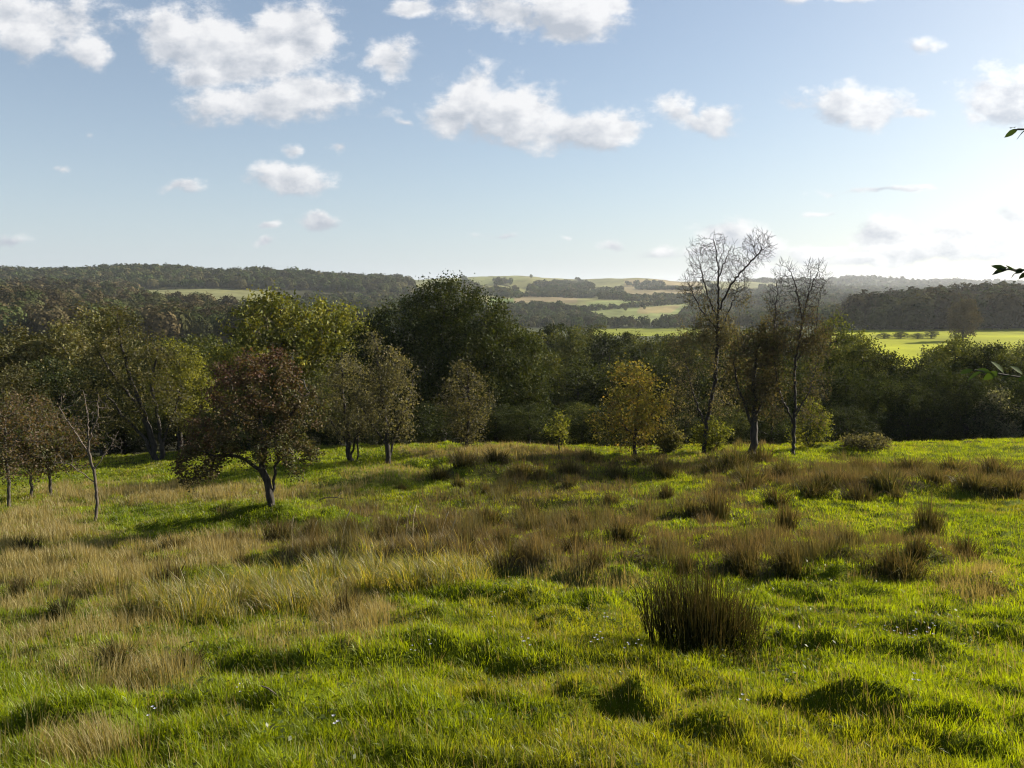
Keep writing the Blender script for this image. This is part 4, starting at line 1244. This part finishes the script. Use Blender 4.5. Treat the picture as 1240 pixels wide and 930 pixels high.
# upper crown of that tree (outside the frame)
lob = [(1.6, -.2, 4.6, 1.2, 1.4, 1.0, 90), (2.4, .2, 3.6, 1.0, 1.4, .9, 70), (1.2, .4, 5.2, 1.0, 1.2, .7, 60)]
M = make_tree(152, [[tuple(top), (.9, 0, 4.7), (1.5, 0, 4.5)]], lob, .05, 2200, .09, MIDG, step=.22, kill=.3, sig=.12, leaf_mat_=M_LEAF, bark=M_BARK_GREY)
link('limb', M[0], root); link('crown', M[1], root)

# ------------------------------------------------------------------ small things in the grass
build_weeds()


def flower_mesh():
    V, Fc, K = [], [], []
    for k_ in range(3):
        ox, oy, oz = [(0, 0, .20), (.05, .02, .17), (-.04, .03, .15)][k_]
        for p in range(6):
            a = p * math.pi / 3
            b = len(V)
            d1 = np.array([math.cos(a), math.sin(a), .35]); e = np.array([-math.sin(a), math.cos(a), 0])
            c = np.array([ox, oy, oz])
            for pt in (c, c + d1 * .012 + e * .006, c + d1 * .022, c + d1 * .012 - e * .006):
                V.append(pt); K.append((.42, .42, .5))
            Fc.append((b, b + 1, b + 2, b + 3))
        b = len(V)
        for pt in ((ox * .5 - .0015, oy * .5, -.02), (ox * .5 + .0015, oy * .5, -.02), (ox + .001, oy, oz), (ox - .001, oy, oz)):
            V.append(np.array(pt)); K.append((.05, .09, .02))
        Fc.append((b, b + 1, b + 2, b + 3))
    return mesh_np('meadow_flower', np.array(V), [np.array(Fc)], M_FLOWER, np.array(K))


FM = flower_mesh()
for px, py in [(720, 797), (727, 789), (760, 803), (773, 800), (732, 763), (1100, 792), (1108, 788), (1085, 785), (1124, 786), (1070, 782), (1038, 780), (1128, 780), (640, 798), (632, 796), (500, 808), (520, 800), (292, 860), (187, 893), (405, 906), (595, 762), (1105, 850), (898, 877)]:
    x, d = hit(px, py, ground_h)
    o = link('meadow_flower', FM, None, (x, d, float(ground_h(np.array([x]), np.array([d]))[0])))
    o.rotation_euler.z = rng.uniform(0, 6)
    s = rng.uniform(.4, .75)
    o.scale = (s, s, 1)
    if px > 1000:
        lb, gp = 'tiny white meadow flower in the grass right of the largest tussock', 'white flowers on the right'
    elif px > 600:
        lb, gp = 'tiny white meadow flower just in front of the largest tussock', 'white flowers before the largest tussock'
    else:
        lb, gp = 'tiny pale flower scattered in the near left grass', 'pale flowers on the left'
    tag(o, lb, 'flower', gp)


M_STALK = bark_mat('dry_stalk', (.24, .19, .11), (.42, .35, .22))


def stalk_mesh(seed):
    g = np.random.default_rng(seed)
    P = np.array([(0, 0, -.05), (.02, 0, .3), (.05, 0, .62), (.09, 0, .86)])
    q = np.array([(.09, 0, .86), (.115, 0, .95), (.135, 0, 1.02)])
    X = np.concatenate([P, q])
    r = np.array([.006, .006, .005, .008, .018, .014, .004])
    par = np.array([-1, 0, 1, 2, 3, 4, 5])
    return tubes(X, par, r * .7, 1, 'seed_stalk', M_STALK, .001)


SM = stalk_mesh(1)
for px, py in [(440, 668), (478, 664), (492, 662), (500, 662), (533, 660), (355, 672), (377, 668), (412, 670), (545, 665)]:
    x, d = hit(px, py, ground_h)
    o = link('seed_stalk', SM, None, (x, d, float(ground_h(np.array([x]), np.array([d]))[0])))
    o.rotation_euler.z = rng.uniform(-.6, .6)
    s = rng.uniform(.5, .85)
    o.scale = (s * 1.6, s, s)
    o.rotation_euler.x = rng.normal(0, .15)
    tag(o, 'pale tall seed stalk rising before the brown mid meadow band', 'stalk', 'pale seed stalks')
# fallen branch by the hawthorn
x, d, z = place(398, 607)
X = np.array([(-.4, 0, .0), (-.1, .05, .1), (.25, .0, .12), (.5, .1, .04), (.1, -.2, .2), (.4, .2, .22)])
tag(link('fallen_branch', tubes(X, np.array([-1, 0, 1, 2, 1, 2]), np.array([.03, .026, .02, .01, .01, .008]), 1, 'fallen_branch', M_BARK, .001), None, (x, d, z)), 'dark fallen branch lying in grass beside the red hawthorn', 'branch')
x, d = hit(325, 852, ground_h)
X = np.array([(-.05, 0, .13), (0, 0, .11), (.05, 0, .07), (.09, .02, .01)])
tag(link('broken_stick', tubes(X, np.arange(4) - 1, np.array([.004, .006, .006, .005]), 1, 'broken_stick', M_BARK_PALE, .001), None, (x, d, float(ground_h(np.array([x]), np.array([d]))[0]))), 'short pale broken stick lying on a dark grass mound', 'stick')

# ------------------------------------------------------------------ sun, sky with clouds, haze
SUN_AZ, SUN_EL = R_(63), R_(27)
S = Vector((math.sin(SUN_AZ) * math.cos(SUN_EL), math.cos(SUN_AZ) * math.cos(SUN_EL), math.sin(SUN_EL)))
sl = bpy.data.lights.new('sun', 'SUN')
sl.energy = 5.0
sl.angle = R_(.53)
sl.color = (1, .91, .74)
so = bpy.data.objects.new('sun', sl)
C.objects.link(so)
so.rotation_euler = S.to_track_quat('Z', 'Y').to_euler()

w = bpy.data.worlds.new('World')
scene.world = w
w.use_nodes = True
nt = w.node_tree
nt.nodes.clear()
N, L = nt.nodes.new, nt.links.new
out = N('ShaderNodeOutputWorld')
bg = N('ShaderNodeBackground'); bg.inputs[1].default_value = .052
L(bg.outputs[0], out.inputs[0])
sky = N('ShaderNodeTexSky'); sky.sky_type = 'NISHITA'; sky.sun_disc = False
sky.sun_elevation = SUN_EL; sky.sun_rotation = SUN_AZ
sky.altitude = 60; sky.air_density = 1.0; sky.dust_density = .7; sky.ozone_density = 1.0


def mth(op, a, b=None, c=None, clamp=False):
    n = N('ShaderNodeMath'); n.operation = op; n.use_clamp = clamp
    for i, v in enumerate((a, b, c)):
        if v is None:
            continue
        if isinstance(v, (int, float)):
            n.inputs[i].default_value = v
        else:
            L(v, n.inputs[i])
    return n.outputs[0]


def vmt(op, a, b):
    n = N('ShaderNodeVectorMath'); n.operation = op
    for i, v in enumerate((a, b)):
        if isinstance(v, (tuple, list)):
            n.inputs[i].default_value = v
        else:
            L(v, n.inputs[i])
    return n


tc = N('ShaderNodeTexCoord')
sx = N('ShaderNodeSeparateXYZ'); L(tc.outputs['Generated'], sx.inputs[0])
yy = mth('MAXIMUM', sx.outputs[1], .08)
U, Vv = mth('DIVIDE', sx.outputs[0], yy), mth('DIVIDE', sx.outputs[2], yy)
cb = N('ShaderNodeCombineXYZ'); L(U, cb.inputs[0]); L(Vv, cb.inputs[1])
P0 = cb.outputs[0]


def noise(vec, scale, detail, rough=.55, w_=0.0, dist=0.0):
    n = N('ShaderNodeTexNoise'); n.noise_dimensions = '3D'
    n.inputs['Scale'].default_value = scale; n.inputs['Detail'].default_value = detail; n.inputs['Roughness'].default_value = rough; n.inputs['Distortion'].default_value = dist
    L(vec, n.inputs['Vector'])
    return n


wn = noise(P0, 7, 3)
wv = vmt('SUBTRACT', wn.outputs['Color'], (.5, .5, .5)).outputs[0]
wv = vmt('MULTIPLY', wv, (.10, .06, 0)).outputs[0]
P1 = vmt('ADD', P0, wv).outputs[0]
# cloud lobes: photo pixel centre, half sizes, weight
CL = [(55, 30, 80, 40, 1), (5, 10, 70, 30, .9), (105, 60, 35, 22, .8),
      (250, 40, 95, 45, 1), (350, 40, 75, 42, 1), (300, 75, 100, 40, 1), (330, 125, 110, 32, 1), (375, 110, 60, 30, 1), (200, 25, 50, 30, .8), (260, 95, 60, 25, .8),
      (475, 65, 34, 34, .85), (505, 5, 40, 20, .6), (610, 20, 70, 26, .9), (690, 15, 80, 36, 1), (740, 5, 40, 20, .8),
      (575, 125, 60, 45, 1), (620, 140, 75, 42, 1.05), (690, 155, 70, 32, 1), (545, 145, 40, 26, .9), (740, 158, 50, 14, .7),
      (820, 135, 45, 30, 1), (870, 140, 35, 24, .95), (845, 145, 60, 18, .9),
      (1010, 128, 48, 26, 1), (1060, 138, 60, 26, 1), (1105, 145, 40, 14, .7),
      (1225, 120, 60, 40, 1.1), (1270, 110, 70, 50, 1.1), (1190, 140, 30, 20, .7), (1340, 130, 70, 40, 1),
      (345, 216, 60, 18, .95), (215, 222, 30, 10, .7), (395, 268, 34, 16, .75), (330, 272, 20, 8, .6), (330, 292, 22, 10, .6), (408, 182, 18, 12, .55), (355, 186, 24, 14, .55), (100, 160, 20, 14, .4), (75, 200, 20, 12, .4),
      (735, 292, 26, 12, .75), (600, 283, 50, 8, .5), (685, 282, 16, 8, .5), (15, 285, 40, 12, .5),
      (880, 285, 44, 24, .85), (920, 295, 36, 20, .85), (800, 305, 60, 14, .6), (850, 308, 70, 14, .6), (985, 300, 60, 14, .7),
      (1080, 283, 60, 20, .9), (1160, 280, 50, 22, 1), (1120, 300, 100, 20, .9), (1210, 300, 70, 22, .9), (1040, 310, 80, 12, .7), (1230, 270, 40, 20, .8), (920, 320, 120, 8, .55),
      (950, 0, 40, 10, .7), (1030, 2, 60, 10, .6), (1060, 233, 130, 7, .55), (1000, 255, 60, 6, .4), (480, 152, 25, 12, .4), (1130, 60, 80, 20, .25)]
mask = maskt = None
for cx, cy, rx, ry, wt in CL:
    u0, v0 = ray(cx, cy)
    dv = vmt('SUBTRACT', P1, (float(u0), float(v0), 0)).outputs[0]
    dv = vmt('MULTIPLY', dv, (F / rx / 1.25, F / ry / 1.25, 0)).outputs[0]
    ln = N('ShaderNodeVectorMath'); ln.operation = 'LENGTH'; L(dv, ln.inputs[0])
    m = mth('SUBTRACT', wt - (.1 if wt > .95 else -.02), ln.outputs['Value'])
    up_ = vmt('DOT_PRODUCT', dv, (.16, .5, 0)).outputs['Value']
    m2 = mth('ADD', m, up_)
    mask = m if mask is None else mth('SMOOTH_MAX', mask, m, .12)
    maskt = m2 if maskt is None else mth('SMOOTH_MAX', maskt, m2, .12)
mp = N('ShaderNodeMapping'); mp.inputs['Scale'].default_value = (1, 1.5, 1)
L(P0, mp.inputs[0])
nz = noise(mp.outputs[0], 11, 12, .66).outputs[0]
off = vmt('ADD', mp.outputs[0], (.018, .022, 0)).outputs[0]
nz2 = noise(off, 11, 6, .55).outputs[0]
fine = noise(mp.outputs[0], 34, 8, .6).outputs[0]
den = mth('ADD', mask, mth('MULTIPLY', mth('SUBTRACT', nz, .5), 1.9))
den = mth('ADD', den, mth('MULTIPLY', mth('SUBTRACT', fine, .5), .55))
mr = N('ShaderNodeMapRange'); mr.interpolation_type = 'SMOOTHSTEP'
mr.inputs[1].default_value = .03; mr.inputs[2].default_value = .5
L(den, mr.inputs[0])
fwd = mth('GREATER_THAN', sx.outputs[1], .1)
alpha = mth('MULTIPLY', mth('MULTIPLY', mr.outputs[0], fwd), .94)
# brightness: thin or sun-facing parts bright, thick parts greyer
lit = mth('ADD', mth('MULTIPLY', mth('SUBTRACT', nz, nz2), 3.6), .5)
lit = mth('ADD', lit, mth('MULTIPLY', mth('SUBTRACT', maskt, mask), 1.5))
thick = N('ShaderNodeMapRange'); thick.inputs[1].default_value = .45; thick.inputs[2].default_value = 1.3; thick.inputs[3].default_value = .12; thick.inputs[4].default_value = -.22
L(den, thick.inputs[0])
lit = mth('ADD', lit, thick.outputs[0], None, True)
# forward scattering: brighter near the sun
dt = vmt('DOT_PRODUCT', tc.outputs['Generated'], tuple(S)).outputs['Value']
glow = mth('POWER', mth('MAXIMUM', dt, 0), 6)
cc = N('ShaderNodeMix'); cc.data_type = 'RGBA'
cc.inputs[6].default_value = (4.0, 4.35, 4.9, 1); cc.inputs[7].default_value = (7.4, 7.4, 7.5, 1)
L(lit, cc.inputs[0])
gm = mth('ADD', mth('MULTIPLY', glow, .5), 1.0)
cs = N('ShaderNodeVectorMath'); cs.operation = 'SCALE'; L(cc.outputs[2], cs.inputs[0]); L(gm, cs.inputs['Scale'])
fin = N('ShaderNodeMix'); fin.data_type = 'RGBA'
# pale air low over the horizon
low = mth('MULTIPLY', mth('EXPONENT', mth('MULTIPLY', mth('MAXIMUM', sx.outputs[2], 0), -7.0)), .70)
low = mth('ADD', low, .13)
pale = N('ShaderNodeMix'); pale.data_type = 'RGBA'
L(low, pale.inputs[0]); L(sky.outputs[0], pale.inputs[6])
pl = N('ShaderNodeVectorMath'); pl.operation = 'SCALE'; 
wm = N('ShaderNodeMix'); wm.data_type = 'RGBA'
wm.inputs[6].default_value = (5.2, 6.1, 7.2, 1); wm.inputs[7].default_value = (8.2, 7.6, 6.6, 1)
L(mth('MULTIPLY', glow, 1.6, None, True), wm.inputs[0]); L(wm.outputs[2], pl.inputs[0])
L(mth('ADD', mth('MULTIPLY', glow, .3), .9), pl.inputs['Scale']); L(pl.outputs[0], pale.inputs[7])
L(alpha, fin.inputs[0]); L(pale.outputs[2], fin.inputs[6]); L(cs.outputs[0], fin.inputs[7])
L(fin.outputs[2], bg.inputs[0])

# haze: one closed box of pale air
hz, hnt, hout = new_mat('thin_air')
pv = hnt.nodes.new('ShaderNodeVolumePrincipled')
pv.inputs['Color'].default_value = (.86, .91, 1, 1)
pv.inputs['Density'].default_value = 6.5e-5
pv.inputs['Anisotropy'].default_value = .35
hnt.links.new(pv.outputs[0], hout.inputs['Volume'])
B, z0, z1 = 6300, -75, 110
vv = [(x, y, z) for x in (-B, B) for y in (-B, B) for z in (z0, z1)]
ff = [(0, 1, 3, 2), (4, 6, 7, 5), (0, 4, 5, 1), (2, 3, 7, 6), (0, 2, 6, 4), (1, 5, 7, 3)]
tag(link('haze', mesh_np('haze', vv, [np.array(ff)], hz)), 'thin pale haze filling the valley air', 'haze', None, 'stuff')

# ------------------------------------------------------------------ camera and render settings
cam = bpy.data.cameras.new('camera')
cam.sensor_width = 36
cam.lens = 36 * F / 1240
cam.clip_start = .05
cam.clip_end = 20000
co = bpy.data.objects.new('camera', cam)
C.objects.link(co)
co.location = (0, 0, 0)
co.rotation_euler = (R_(90) - PITCH, 0, 0)
scene.camera = co
vs = scene.view_settings
vs.view_transform = 'Standard'
vs.look = 'None'
vs.exposure = 1.28
vs.gamma = 1
vs.use_curve_mapping = False
cy = scene.cycles
cy.max_bounces = 6
cy.diffuse_bounces = 3
cy.glossy_bounces = 2
cy.transmission_bounces = 4
cy.transparent_max_bounces = 4
cy.volume_bounces = 1
cy.caustics_reflective = False
cy.caustics_refractive = False
cy.sample_clamp_indirect = 6
cy.use_denoising = True
cy.denoising_prefilter = 'ACCURATE'
try:
    cy.denoising_quality = 'HIGH'
except Exception:
    pass
scene.cycles.filter_width = 1.1
cy.denoiser = 'OPENIMAGEDENOISE'
cy.denoising_input_passes = 'RGB_ALBEDO_NORMAL'
